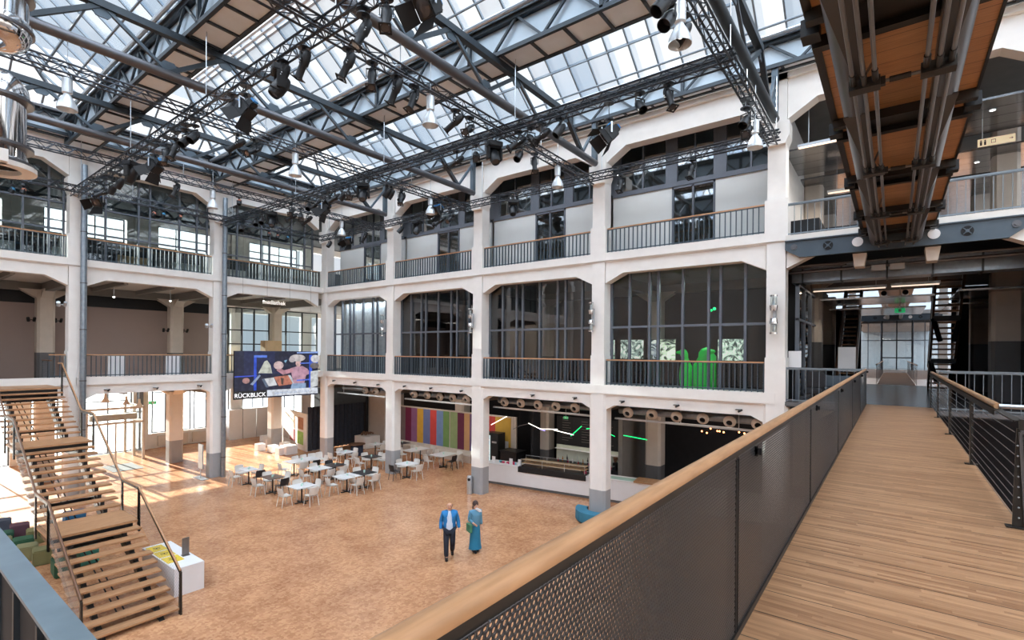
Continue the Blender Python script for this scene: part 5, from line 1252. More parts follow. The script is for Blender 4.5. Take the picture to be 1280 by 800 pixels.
sp_ = [(-25.5, 3.45, 'farthest left'), (-24.4, 3.75, 'behind the stair post'), (-23.7, 3.25, 'left row, middle'), (-22.95, 3.1, 'left row, nearest'), (-23.3, 4.0, 'right row, farthest'), (-22.5, 3.55, 'right row, middle'), (-21.6, 3.5, 'right row, nearest'), (-20.9, 3.75, 'half under the stairs')]
for (cn, cc), (x, y, w_) in zip(cl_, sp_):
    f = MB(); h = .45; f.prism([(x - .32, y - .22), (x + .28, y - .30), (x + .32, y + .2), (x - .2, y + .28)], 0, h, 'XY')
    r = tag(empty('seat_block', (x, y, 0)), cn + ' upholstered seat block left of the stairs, ' + w_, 'stool', 'coloured seat blocks'); part('cushion', f, paint('upholstery ' + w_, srgb(*cc), .85, 0, .06), r, bevel=.03); part('base', MB().box(x - .18, x + .2, y - .18, y + .16, 0, .02), 'black', r)
for x, y, cc, w_ in ((-24.6, 5.3, (32, 96, 140), 'blue seat block seen between the upper treads'), (-19.9, 4.55, (70, 150, 140), 'teal seat block seen under the lower flight'), (-19.4, 4.0, (46, 84, 60), 'dark green seat block under the middle landing')):
    single('seat_block', MB().prism([(x - .4, y - .3), (x + .35, y - .35), (x + .3, y + .25), (x - .3, y + .35)], 0, .45, 'XY'), paint(w_, srgb(*cc), .85), w_, 'stool', 'coloured seat blocks', bevel=.03)
lt = tag(empty('leaflet_table', (-16.1, 5.6, 0)), 'white display table with yellow brochures and small sign beside the stairs', 'table')
part('body', MB().prism([(-17.6, 5.32), (-15.2, 5.32), (-15.2, 6.05), (-17.6, 6.05)], 0, .75, 'XY'), 'white', lt)
for k, x in enumerate((-17.2, -16.6, -16.0)):
    br_ = MB().box(x - .27, x + .25, 5.36, 5.76, .75, .758)
    r = single('brochure_stack', br_, 'yellow', 'yellow brochure stack on the white table, %s' % ['farthest', 'middle', 'nearest'][k], 'brochures', 'yellow brochures')
    bl = MB().bar((x - .08, 5.48, .762), (x - .02, 5.66, .762), .02, .004).bar((x + .02, 5.46, .762), (x + .08, 5.62, .762), .02, .004).bar((x - .04, 5.56, .762), (x + .06, 5.55, .762), .02, .004)
    o = bl.build('print_mark', 'black_matt', r); o.location = -Vector(r.location)
single('table_sign', MB().box(-16.05, -16.03, 5.8, 5.98, .75, 1.25).box(-16.12, -15.96, 5.8, 5.98, .75, .765), 'rod', 'small upright grey sign holder on the white brochure table', 'sign')

# ================================================================== CAFE TABLES AND CHAIRS
def cafe_table(x0, x1, y0, y1, mat, lb, legs=None):
    cx, cy = (x0 + x1) / 2, (y0 + y1) / 2
    r = tag(empty('cafe_table', (cx, cy, 0)), lb, 'table', 'cafe tables')
    part('tabletop', MB().box(x0, x1, y0, y1, .715, .74), mat, r, bevel=.005)
    for (a, b_) in (legs or [(cx, cy)]):
        cc_ = part('column', MB().tube((a, b_, .03), (a, b_, .715), .035, 10), 'black', r)
        part('foot', MB().prism([(a - .3, b_ - .04), (a - .04, b_ - .04), (a - .04, b_ - .3), (a + .04, b_ - .3), (a + .04, b_ - .04), (a + .3, b_ - .04), (a + .3, b_ + .04), (a + .04, b_ + .04), (a + .04, b_ + .3), (a - .04, b_ + .3), (a - .04, b_ + .04), (a - .3, b_ + .04)], 0, .035, 'XY'), 'black', cc_)
    return r
def make_chair(mat):
    r = empty('cafe_chair')
    s = MB(); n = 6
    # dished seat shell and curved back, sitting towards +Y (front)
    prof = [(-.2, .455), (-.12, .44), (.0, .435), (.12, .445), (.2, .45), (.225, .43)]
    for (a, za), (b_, zb) in zip(prof, prof[1:]):
        for t in (0, 1):
            xs = [-.22, -.12, 0, .12, .22]; dz = [.015, .002, -.004, .002, .015]
        for j in range(4):
            s.quad((xs[j], a, za + dz[j]), (xs[j + 1], a, za + dz[j + 1]), (xs[j + 1], b_, zb + dz[j + 1]), (xs[j], b_, zb + dz[j]))
            s.quad((xs[j], a, za + dz[j] - .02), (xs[j + 1], a, za + dz[j + 1] - .02), (xs[j + 1], b_, zb + dz[j + 1] - .02), (xs[j], b_, zb + dz[j] - .02))
    part('seat', s, mat, r, smooth=True)
    bk_ = MB(); rows = [(.47, -.205, .2), (.56, -.23, .215), (.66, -.25, .225), (.76, -.265, .215), (.8, -.27, .19)]
    for (z0, y0, w0), (z1, y1, w1) in zip(rows, rows[1:]):
        for j in range(6):
            f0, f1 = -1 + j / 3, -1 + (j + 1) / 3
            for off in (0, -.018):
                bk_.quad((w0 * f0, y0 + .05 * f0 * f0 + off, z0), (w0 * f1, y0 + .05 * f1 * f1 + off, z0), (w1 * f1, y1 + .05 * f1 * f1 + off, z1), (w1 * f0, y1 + .05 * f0 * f0 + off, z1))
    part('backrest', bk_, mat, r, smooth=True)
    for sx in (-1, 1):
        part('leg', MB().tube((sx * .18, .17, .44), (sx * .215, .22, 0), .016, 8, .013), mat, r); part('leg', MB().tube((sx * .18, -.17, .46), (sx * .215, -.25, 0), .017, 8, .013), mat, r)
    remember(r); return r
cw, cb_ = make_chair('white_plastic'), make_chair('black_plastic')
first = {id(cw): True, id(cb_): True}
def place_chair(proto, x, y, rz, lb):
    if first[id(proto)]:
        first[id(proto)] = False; proto.location = (x, y, 0); proto.rotation_euler = (0, 0, rz); o = proto
    else: o = dup(proto, (x, y, 0), rz)
    return tag(o, lb, 'chair', 'chairs around the cafe tables')
def z1p(x, y): return 280 + x / 6.4, 540 + y / 6.4
def z2p(x, y): return 400 + x / 6.4, 520 + y / 6.4
def gz(u, v_, z): d = pxray(u, v_); t = (z - 6.6) / d.z; return Vector((0, 0, 6.6)) + d * t
TBL = [
 ((-25.85, -24.85, 11.75, 12.4), 'table_white', 'white table right of the pipe column', z1p, [(60, 362, 0), (140, 325, 0), (262, 345, 1), (300, 305, 0)]),
 ((-23.4, -22.5, 11.65, 12.4), 'table_brown', 'brown table', z1p, [(300, 420, 0), (335, 370, 0), (435, 415, 1), (490, 380, 0)]),
 ((-20.9, -20.05, 11.55, 12.5), 'table_white', 'nearest white table', z1p, [(540, 495, 0), (665, 490, 0), (740, 440, 0), (555, 410, 0)]),
 ((-25.75, -24.88, 14.0, 15.7), 'table_white', 'long white double table', z1p, [(515, 290, 0), (605, 285, 0), (690, 262, 1), (765, 250, 0), (490, 222, 0), (550, 212, 0), (640, 198, 0), (795, 205, 0)]),
 ((-23.4, -22.45, 13.95, 14.82), 'table_white', 'white table left of the black one', z1p, [(690, 340, 0), (795, 335, 0), (690, 275, 0)]),
 ((-23.35, -22.5, 14.9, 15.68), 'table_black', 'black table in the middle group', z1p, [(885, 310, 0), (845, 245, 1), (985, 250, 0)]),
 ((-20.9, -19.95, 13.78, 14.74), 'table_white', 'white table touching the black front table', z1p, [(915, 410, 0), (1035, 410, 0), (905, 335, 0)]),
 ((-20.88, -19.95, 14.8, 15.64), 'table_black', 'black front table', z1p, [(1105, 400, 0), (1195, 385, 0), (1055, 300, 0), (1212, 305, 0)]),
 ((-25.88, -24.98, 17.2, 18.05), 'table_white', 'white table by the corner column', z1p, [(920, 200, 0), (1010, 205, 0), (940, 140, 0), (1075, 165, 0)]),
 ((-23.62, -22.75, 17.35, 18.15), 'table_black', 'black table left of the first column', z1p, [(1105, 245, 0), (1235, 235, 0), (1115, 185, 0), (1245, 180, 0)]),
 ((-20.72, -19.85, 17.35, 18.25), 'table_white', 'white table right of the first column', z2p, [(640, 430, 1), (745, 430, 0), (630, 355, 0), (800, 375, 0)]),
 ((-23.25, -22.4, 20.0, 21.5), 'table_white', 'long white table by the striped banner', z2p, [(690, 310, 0), (665, 250, 0), (810, 300, 0), (840, 295, 0)]),
 ((-21.05, -20.02, 20.1, 21.36), 'table_white', 'large white table by the striped banner', z2p, [(885, 350, 0), (990, 350, 1), (1045, 355, 0), (1100, 335, 0), (935, 280, 0)]),
 ((-25.5, -24.75, 21.3, 22.0), 'table_black', 'small dark table before the banner', z2p, [(610, 290, 0), (600, 240, 0)]),
 ((-26.5, -25.75, 19.9, 20.7), 'table_white', 'white table behind the first column', z2p, [(470, 265, 0), (480, 215, 0)]),
]
jar0 = None
for (x0, x1, y0, y1), mt_, lb, zf, chs in TBL:
    long_ = (y1 - y0) > 1.3
    cx, cyy = (x0 + x1) / 2, (y0 + y1) / 2
    cafe_table(x0, x1, y0, y1, mt_, lb[0].lower() + lb[1:] + (' in the cafe' if 'column' not in lb and 'banner' not in lb else ''), [(cx, y0 + .42), (cx, y1 - .42)] if long_ else None)
    placed = []
    for (px_, py_, bl) in chs:
        u, v_ = zf(px_, py_); p = gz(u, v_, .45)
        dx, dy = (p.x - cx) / ((x1 - x0) / 2), (p.y - cyy) / ((y1 - y0) / 2)
        if abs(dx) > abs(dy) * (.8 if long_ else 1):
            s = 1 if dx > 0 else -1; X_ = (x1 + .24) if s > 0 else (x0 - .24); Y_ = min(max(p.y, y0 + .2), y1 - .2)
            for (qx, qy) in placed:
                if abs(qx - X_) < .3 and abs(qy - Y_) < .47: Y_ = qy + .47 * (1 if Y_ >= qy else -1)
            rz = PI / 2 if s > 0 else -PI / 2; side = 'near' if s > 0 else 'far'
        else:
            s = 1 if dy > 0 else -1; Y_ = (y1 + .24) if s > 0 else (y0 - .24); X_ = min(max(p.x, x0 + .22), x1 - .22)
            for (qx, qy) in placed:
                if abs(qy - Y_) < .3 and abs(qx - X_) < .47: X_ = qx + .47 * (1 if X_ >= qx else -1)
            rz = PI if s > 0 else 0; side = 'right' if s > 0 else 'left'
        placed.append((X_, Y_))
        k = sum(1 for q in placed if abs((q[0] if side in ('near', 'far') else q[1]) - (X_ if side in ('near', 'far') else Y_)) < .05)
        rz += random.Random(int(px_)).uniform(-.12, .12)
        place_chair(cb_ if bl else cw, X_, Y_, rz, ('black' if bl else 'white') + ' chair at the %s, %s side' % (lb, side) + ('' if k == 1 else ', %s one' % ORD[k - 1]))
    for q in range(2 if len(chs) > 3 else 1):
        jl = 'small pale candle glass on the %s, %s one' % (lb, ['first', 'second'][q])
        if jar0 is None:
            jar0 = empty('candle_glass'); part('cup', MB().lathe([(0, 0), (.035, 0), (.042, .08), (.038, .08), (.03, .01)], n=12), paint('pale green glass', srgb(190, 218, 208), .2), jar0, smooth=True); part('candle', MB().lathe([(0, .05), (.03, .05), (.03, .01)], n=10), 'white', jar0)
            remember(jar0); o = jar0
        else: o = dup(jar0)
        o.location = (cx - .05 + .12 * q, cyy + .05 - .1 * q, .741); tag(o, jl, 'candle glass', 'candle glasses on the cafe tables')
# round wooden table, flower plinth, white cubes
r = tag(empty('round_table', (-27.05, 19.6, 0)), 'round wooden table with dark blue base by the dark curtain', 'table')
part('tabletop', MB().lathe([(0, .70), (.52, .70), (.52, .74), (0, .74)], c=(-27.05, 19.6, 0), n=28), 'brown_wood', r); part('base', MB().box(-27.35, -26.75, 19.35, 19.85, 0, .70), paint('navy base', srgb(40, 54, 78), .7), r)
p = gz(458, 560, 0); single('plinth', MB().box(p.x - .9, p.x + .3, p.y - .3, p.y + .9, 0, .8), 'cream', 'pale box plinth with dried arrangement near the dark curtain', 'plinth')
fl = MB(); rnd = random.Random(4)
for k in range(16): fl.sph((p.x - .3 + rnd.uniform(-.35, .3), p.y + .3 + rnd.uniform(-.35, .35), .86 + rnd.uniform(0, .14)), rnd.uniform(.05, .1), 5)
single('dried_arrangement', fl, 'brown_wood', 'brownish dried arrangement lying on the pale plinth', 'decoration', kind='stuff')
for k, (u, v_, lb) in enumerate([(325, 563, 'leftmost'), (341, 565, 'second from the left'), (351, 568, 'lowest in front'), (361, 567, 'rightmost large'), (338, 557, 'back row left'), (356, 561, 'back row right'), (331, 552, 'farthest behind')]):
    p = gz(u, v_, 0); h = .55 if k == 3 else .45; s = .25 if k != 3 else .38
    single('display_cube', MB().box(p.x - s, p.x + s, p.y - s, p.y + s, 0, h), 'white', 'white cube seat near the poster wall, ' + lb, 'cube', 'white cubes by the poster wall', bevel=.01)
# poster wall and dark curtains
pw = tag(empty('poster_wall', (-33.7, 18.9, 0)), 'cream partition with posters left of the corner column', 'partition')
A_, B_ = Vector((-36.9, 19.56, 0)), Vector((-30.5, 18.25, 0)); dd = (B_ - A_).normalized(); nn = Vector((dd.y, -dd.x, 0))
def PW(t0, t1, z0, z1, off): 
    a = A_ + dd * t0 + nn * off; b_ = A_ + dd * t1 + nn * off; return [(a.x, a.y, z0), (b_.x, b_.y, z0), (b_.x, b_.y, z1), (a.x, a.y, z1)]
L_ = (B_ - A_).length
part('panel', MB().prism([tuple((A_ + nn * .05)[:2]), tuple((B_ + nn * .05)[:2]), tuple((B_ - nn * .05)[:2]), tuple((A_ - nn * .05)[:2])], 0, 2.45, 'XY'), 'cream', pw)
pst = [(2.7, 3.6, 1.35, 2.2, (206, 200, 190)), (3.7, 4.5, 1.3, 2.2, (188, 170, 150)), (4.6, 5.4, 1.3, 2.15, (205, 190, 170)), (5.5, 6.2, 1.35, 2.15, (170, 120, 90)), (2.7, 3.6, .4, 1.25, (170, 176, 190)), (3.7, 4.4, .4, 1.2, (200, 190, 186)), (4.5, 5.3, .4, 1.2, (180, 110, 110)), (5.4, 6.2, .35, 1.2, (150, 190, 100))]
for k, (a, b_, c0, c1, cc) in enumerate(pst): a, b_ = (a - 2.7) * 1.66 + .3, (b_ - 2.7) * 1.66 + .2; part('poster', MB().quad(*PW(a, b_, c0, c1, .06)), paint('poster paper %d' % k, srgb(*cc), .7, 0, .2, 4), pw)
text('5', .7, TM(A_ + dd * .9 + nn * .075 + Vector((0, 0, 1.95)), dd, (0, 0, 1)), 'black_matt', pw)
curtain('curtain', (-30.45, 18.25, 0), (-30.6, 22.7, 0), .03, 2.9, 'curtain', 'dark blue curtain wall behind the corner column', .08, 60)
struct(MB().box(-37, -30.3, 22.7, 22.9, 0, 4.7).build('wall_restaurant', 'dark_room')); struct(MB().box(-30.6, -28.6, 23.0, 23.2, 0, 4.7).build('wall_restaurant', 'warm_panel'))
# white lockers at the far windows
lk = MB()
for k in range(4): lk.box(-39.2 + .0, -38.7, 17.0 + k * 1.0, 17.95 + k * 1.0, 0, 2.2)
single('locker_row', lk, 'white', 'row of white tall cupboards beneath the hanging screen', 'cupboard')
# striped banner with bench in front
STR = [(680, 712, (120, 104, 104)), (712, 740, (112, 30, 66)), (740, 768, (140, 92, 132)), (768, 797, (206, 160, 60)), (797, 830, (104, 116, 160)), (830, 860, (196, 70, 66)), (860, 892, (112, 140, 182)), (892, 921, (116, 152, 92)), (925, 960, (146, 166, 118)), (960, 992, (104, 44, 72)), (992, 1018, (196, 154, 110)), (1018, 1048, (110, 90, 130)), (1048, 1078, (90, 130, 150)), (1078, 1103, (126, 160, 100)), (1103, 1140, (190, 70, 66)), (1140, 1215, (206, 166, 72))]
bn = tag(empty('striped_banner', (-21.8, 22.9, .55)), 'long wall banner of vertical stripes in many colours behind the cafe', 'banner')
part('frame', MB().box(-27.1, -17.0, 22.95, 23.05, .5, 2.92), 'warm_panel', bn)
for a, b_, cc in STR:
    xa = on_plane(320 + a / 3.81, 530, 1, 22.94).x; xb = on_plane(320 + b_ / 3.81, 530, 1, 22.94).x
    part('stripe', MB().quad((xa, 22.93, .6), (xb, 22.93, .6), (xb, 22.93, 2.84), (xa, 22.93, 2.84)), paint('banner stripe %d' % a, srgb(*cc), .85, 0, .06), bn)
p = on_plane(633.5, 556, 1, 22.93); part('notice', MB().box(p.x - .12, p.x + .12, 22.91, 22.925, p.z - .2, p.z + .2), 'white', bn)
single('wall_bench', MB().box(-27, -19.9, 22.35, 22.9, 0, .42).box(-27, -19.9, 22.8, 22.92, .42, .6), 'warm_panel', 'long pale bench running below the striped banner', 'bench')

# ================================================================== BAR
CA, CB = Vector((-16.45, 19.6, 0)), Vector((-2.6, 21.5, 0)); cd = (CB - CA).normalized(); cn = Vector((-cd.y, cd.x, 0)); CL = (CB - CA).length
TC = lambda p: CA + cd * p.x + cn * p.y + Vector((0, 0, p.z))
bc = tag(empty('bar_counter', TC(Vector((CL / 2, .4, 0)))), 'long white bar counter running across the back behind the columns', 'counter')
part('front', MB(TC).box(0, CL, 0, .08, .12, .98), 'white', bc); part('worktop', MB(TC).box(-.05, CL, -.03, .85, .98, 1.02), 'white', bc)
part('kick_plate', MB(TC).box(0, CL, .04, .1, 0, .12), 'dkgrey_paint', bc); part('end_panel', MB(TC).box(0, .06, .06, .8, .12, .98), 'white', bc)
part('glass_strip', MB(TC).box(5.6, 9.0, .1, .6, 1.02, 1.026), paint('mint glass shelf', srgb(190, 222, 212), .15), bc)
vc = tag(empty('display_case', TC(Vector((3.6, .3, 1.02)))), 'long low glass display case set in the bar counter', 'display case')
part('base', MB(TC).box(1.9, 5.4, -.045, .7, .78, 1.04), 'black', vc)
vf = MB(TC)
for s in (2.0, 3.15, 4.3, 5.3):
    vf.box(s - .012, s + .012, .08, .1, 1.04, 1.42); vf.box(s - .012, s + .012, .62, .64, 1.04, 1.5)
vf.box(2.0, 5.3, .08, .1, 1.40, 1.42).box(2.0, 5.3, .62, .64, 1.48, 1.5)
part('frame', vf, 'alu', vc); part('shelf', MB(TC).box(2.0, 5.3, .12, .6, 1.2, 1.21).box(2.0, 5.3, .2, .6, 1.34, 1.35), 'wood_box', vc)
part('pane', MB(TC).quad((2, .09, 1.04), (5.3, .09, 1.04), (5.3, .09, 1.41), (2, .09, 1.41)).quad((2, .09, 1.41), (5.3, .09, 1.41), (5.3, .63, 1.49), (2, .63, 1.49)), 'glass', vc)
rnd = random.Random(9)
mag = paint('magenta wrap', srgb(196, 44, 96), .6); cyn = paint('pale blue wrap', srgb(120, 190, 210), .6); dkp = paint('dark wrap', srgb(50, 52, 60), .6)
for k in range(14):
    s = .55 + rnd.uniform(0, 1.1) if k < 11 else 5.0 + .12 * (k - 11) ; d_ = .3 + rnd.uniform(0, .35); h = rnd.uniform(.06, .13); c = TC(Vector((s, d_, 1.02)))
    nm = ['magenta', 'pale blue', 'dark'][0 if k % 3 < 2 else (1 + (k // 3) % 2)]
    single('sweet_packet', MB().box(c.x - .06, c.x + .06, c.y - .05, c.y + .05, 1.02, 1.02 + h), {'magenta': mag, 'pale blue': cyn, 'dark': dkp}[nm], nm + ' small packet on the bar counter, %s from the left' % (ORD + ['thirteenth', 'fourteenth'])[k], 'packet', 'small packets on the bar', bevel=.01)
for k, s in enumerate((.35, 1.35, 1.85)):
    c = TC(Vector((s, .25, 1.02))); single('menu_card', MB().box(c.x - .1, c.x + .1, c.y - .01, c.y + .01, 1.02, 1.32), 'white', 'white upright menu card on the bar counter, %s from the left' % ORD[k], 'menu card')
c = TC(Vector((5.75, .4, 1.02))); single('bucket', MB().lathe([(0, 0), (.1, 0), (.12, .26), (.11, .26), (.09, .02)], c=c), 'galv', 'small grey bucket right of the display case', 'bucket', smooth=True)
c = TC(Vector((7.9, .3, 1.02))); single('wooden_tray', MB(TC).box(7.6, 9.4, -.1, .75, 1.03, 1.09), 'wood_tread', 'wooden tray board on the bar counter beside the third column', 'board')
# fridge
p0 = on_plane(605.5, 578, 1, 22.0); p1 = on_plane(622.5, 541, 1, 22.0)
fr_ = tag(empty('drinks_fridge', ((p0.x + p1.x) / 2, 22.3, 0)), 'black drinks fridge with lit glass door at the left end of the bar', 'fridge')
part('cabinet', MB().box(p0.x, p1.x, 22.0, 22.65, .0, 2.05), 'black', fr_)
part('glass_door', MB().box(p0.x + .02, p0.x + .42, 21.965, 22.0, .3, 1.9), emit('fridge interior', srgb(205, 225, 225), .9), fr_)
for z in (.5, .8, 1.1, 1.4, 1.7):
    sh_f = part('shelf', MB().box(p0.x + .02, p0.x + .42, 21.95, 21.962, z, z + .02), 'alu', fr_)
    for q in range(5): part('bottle', MB().box(p0.x + .05 + q * .07, p0.x + .095 + q * .07, 21.945, 21.96, z + .02, z + .2), paint('bottle %d%d' % (int(z * 10), q), srgb(*random.Random(int(z * 10)).choice([(70, 120, 170), (200, 120, 60), (90, 150, 90), (190, 180, 90), (60, 90, 120)])), .4), sh_f)
part('lettering', MB().box(p0.x + .55, p1.x - .1, 21.98, 21.995, 1.5, 1.6), 'alu', fr_)
# bar back wall: chalk menu board, shelf, machines
mx0, mx1 = on_plane(696, 530, 1, 22.9).x, on_plane(779, 540, 1, 22.9).x
mb_ = tag(empty('menu_board', ((mx0 + mx1) / 2, 22.9, 1.75)), 'dark chalk menu board with pale writing above the back bar', 'board')
part('board', MB().box(mx0, mx1, 22.9, 22.98, 1.78, 3.25), 'black_matt', mb_)
ck = MB(); rnd = random.Random(3)
for cx_ in [mx0 + .35 + 1.15 * k for k in range(4)]:
    for q in range(9):
        if cx_ < mx1 - .5: ck.box(cx_, cx_ + rnd.uniform(.25, .7), 22.885, 22.898, 3.05 - q * .13, 3.065 - q * .13)
part('chalk_lines', ck, paint('chalk', srgb(120, 116, 112), .9), mb_)
bb = tag(empty('back_bar', ((mx0 + mx1) / 2, 22.7, 0)), 'white back bar wall with dark worktop behind the counter', 'cabinet')
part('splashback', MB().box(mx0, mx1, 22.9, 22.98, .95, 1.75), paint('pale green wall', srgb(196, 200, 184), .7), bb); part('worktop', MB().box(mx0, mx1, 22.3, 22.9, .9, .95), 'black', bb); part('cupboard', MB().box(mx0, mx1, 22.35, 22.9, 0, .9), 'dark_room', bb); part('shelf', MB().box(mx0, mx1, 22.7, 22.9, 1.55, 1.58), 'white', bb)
for k in range(3):
    x = mx1 - 1.25 + k * .5
    g = tag(empty('coffee_grinder', (x, 22.55, .95)), 'coffee grinder on the back bar, %s from the left' % ORD[k], 'coffee grinder', 'coffee grinders')
    part('body', MB().box(x - .09, x + .09, 22.45, 22.7, .95, 1.3), 'black', g, bevel=.02); part('hopper', MB().lathe([(.05, 1.3), (.11, 1.48), (.11, 1.55), (0, 1.56)], c=(x, 22.57, 0), n=14), 'brown_wood', g); part('portafilter', MB().box(x - .03, x + .03, 22.35, 22.46, 1.12, 1.16), 'alu', g)
cols_b = [('red', (180, 50, 60)), ('clear', (190, 200, 196)), ('white', (220, 220, 216)), ('magenta', (176, 50, 90)), ('dark', (60, 60, 66)), ('amber', (180, 120, 50))]
for k in range(16):
    nm, cc = cols_b[(k * 5) % 6]; x = mx0 + .35 + k * .2; h = .18 + .08 * ((k * 7) % 3)
    single('bottle', MB().lathe([(0, 0), (.035, 0), (.035, h * .6), (.013, h * .78), (.013, h), (0, h)], c=(x, 22.5 + .12 * (k % 3), .95), n=10), paint('bottle glass %d' % k, srgb(*cc), .25), nm + ' bottle on the back bar, %s from the left' % (ORD + ['thirteenth', 'fourteenth', 'fifteenth', 'sixteenth'])[k], 'bottle', 'bottles on the back bar', smooth=True)
# dark kitchen block left of the inner column
single('kitchen_unit', MB().box(-17.3, -16.2, 21.9, 22.7, 0, 1.15).box(-17.35, -16.1, 21.85, 22.75, 1.15, 1.2), 'black', 'dark kitchen unit between fridge and inner column', 'cabinet')
# zigzag line of light tubes above the bar
WH, GR, BLU = 'white', 'green', 'blue'
M['white_tube'] = emit('white tube glow', (1, .95, .86, 1), 2.5); M['blue_tube'] = emit('blue tube glow', (.35, .3, 1, 1), 2.5); M['off_tube'] = paint('unlit tube', srgb(120, 120, 128), .3)
segs = [((614, 531), (633.5, 520.5), 'white_tube'), ((641.5, 536.5), (650, 532), 'off_tube'), ((649, 532.5), (661, 529.5), 'off_tube'), ((660.6, 529), (675.6, 536.3), 'white_tube'), ((674, 535.8), (681, 538.5), 'blue_tube'), ((675.5, 536.3), (697, 536.7), 'white_tube'), ((692, 537.5), (717, 543.6), 'white_tube'), ((713.5, 545), (727, 532.7), 'green_glow'), ((733, 536), (738.5, 535.6), 'green_glow'), ((755, 538.6), (768.5, 545.6), 'green_glow'), ((779.5, 544.2), (809, 549.8), 'green_glow')]
def WZ(x): return 4.29 if min(abs(x - q) for q in COLX) < .25 else 4.72
for k, (a, b_, mt_) in enumerate(segs):
    pa, pb = on_plane(*a, 1, 20.3), on_plane(*b_, 1, 20.3)
    nm = {'white_tube': 'lit white', 'off_tube': 'unlit grey', 'blue_tube': 'bluish', 'green_glow': 'glowing green'}[mt_]
    r = tag(empty('light_tube', (pa + pb) / 2), nm + ' tube of the zigzag light line above the bar, %s from the left' % ORD[k], 'light tube', 'zigzag light tubes')
    part('tube', MB().tube(pa, pb, .017, 8), mt_, r)
    part('suspension_wire', MB().tube(pa, (pa.x, pa.y, WZ(pa.x)), .004, 4).tube(pb, (pb.x, pb.y, WZ(pb.x)), .004, 4), 'black', r)
# cluster of warm bulbs at the right
rl = tag(empty('bulb_chandelier', on_plane(905, 540, 1, 21.5)), 'wide chandelier of small orange bulbs under the right bay', 'chandelier'); rnd = random.Random(5)
arm = MB()
for k in range(10):
    p = on_plane(876 + k * 6.2, 538 + rnd.uniform(-2.5, 4), 1, 21.5); p = p + Vector((0, rnd.uniform(-.3, .3), 0))
    part('bulb', MB().sph(p, .035, 6), emit('orange bulb', (1, .35, .12, 1), 7) if k == 0 else bpy.data.materials['orange bulb'], rl); arm.bar(p, (p.x + rnd.uniform(-.5, .5), p.y, p.z + .12), .015)
c = on_plane(905, 534, 1, 21.5); arm.box(c.x - 1.0, c.x + 1.0, 21.48, 21.52, c.z, c.z + .02).tube(c, (c.x, c.y, 4.7), .01, 5); part('arm', arm, 'brown_steel', rl)
for x, y, lb in ((-7.3, 22.6, 'left'), (-5.6, 23.4, 'right')): cafe_table(x - .6, x + .6, y - .4, y + .4, 'table_brown', 'dim brown table behind the bar under the orange bulbs, %s one' % lb)
exit_sign((on_plane(707, 521, 1, 19.6).x, 19.6, on_plane(707, 521, 1, 19.6).z - .1), 'small green exit sign under the nozzles above the bar', .22)
# litter bin and round blue seat at the columns
p = gz(587, 617, 0); bn_ = tag(empty('litter_bin', p), 'slim stainless steel bin beside the second column', 'bin')
part('body', MB().lathe([(0, 0), (.13, 0), (.13, .78), (.1, .84), (0, .84)], c=p, n=20), 'alu', bn_, smooth=True); part('opening', MB().lathe([(0, 0), (.07, 0)], c=(p.x + .06, p.y - .12, .68), ax=(.5, -1, 0), n=12), 'black', bn_)
rs = tag(empty('ring_seat', (COLX[3], YB - .2, 0)), 'blue round upholstered seat wrapped around the third column', 'seat')
def ringsec(a0, a1, r0, r1, z0, z1, n=12):
    f = MB(); 
    for k in range(n):
        t0, t1 = a0 + (a1 - a0) * k / n, a0 + (a1 - a0) * (k + 1) / n
        q = [(COLX[3] + r * math.cos(t), YB + .3 + r * math.sin(t)) for r, t in ((r0, t0), (r1, t0), (r1, t1), (r0, t1))]; f.prism(q, z0, z1, 'XY')
    return f
for k in range(3): part('cushion', ringsec(PI + k * PI / 3 + .01, PI + (k + 1) * PI / 3 - .01, .5, .95, .08, .45), 'teal_seat', rs)
part('plinth', ringsec(PI, 2 * PI, .52, .9, 0, .08), 'black', rs)
# exhibition behind the last first-floor glazing
for k, (ua, va, ub_, vb, cc) in enumerate([(759, 425, 768, 448.5, (170, 196, 176)), (776, 425, 804, 448.5, (150, 168, 160)), (813, 425, 820, 449, (130, 140, 150)), (824, 424, 844, 450.5, (190, 204, 180)), (897.5, 424, 929, 451, (176, 194, 180))]):
    pa, pb = on_plane(ua, va, 1, 22.0), on_plane(ub_, vb, 1, 22.0)
    mt, nt, b = base('lit picture %d' % k); n = nt.nodes.new('ShaderNodeTexNoise'); n.inputs['Scale'].default_value = 2.2; n.inputs['Distortion'].default_value = 2.5; nt.links.new(objco(nt), n.inputs['Vector'])
    cr_ = ramp(nt, n.outputs['Fac'], [(.38, srgb(40, 54, 50)), (.5, srgb(*cc)), (.66, srgb(235, 240, 225))]); nt.links.new(cr_, b.inputs['Emission Color']); nt.links.new(cr_, b.inputs['Base Color']); b.inputs['Emission Strength'].default_value = .9
    r = tag(empty('light_picture', ((pa.x + pb.x) / 2, 22.0, pb.z)), 'backlit greenish picture behind the right first-floor glazing, %s from the left' % ORD[k], 'picture'); part('image', MB().box(pa.x, pb.x, 21.99, 22.02, pb.z, pa.z), mt, r); part('frame', MB().box(pa.x - .02, pb.x + .02, 22.021, 22.06, pb.z - .02, pa.z + .02), 'black', r)
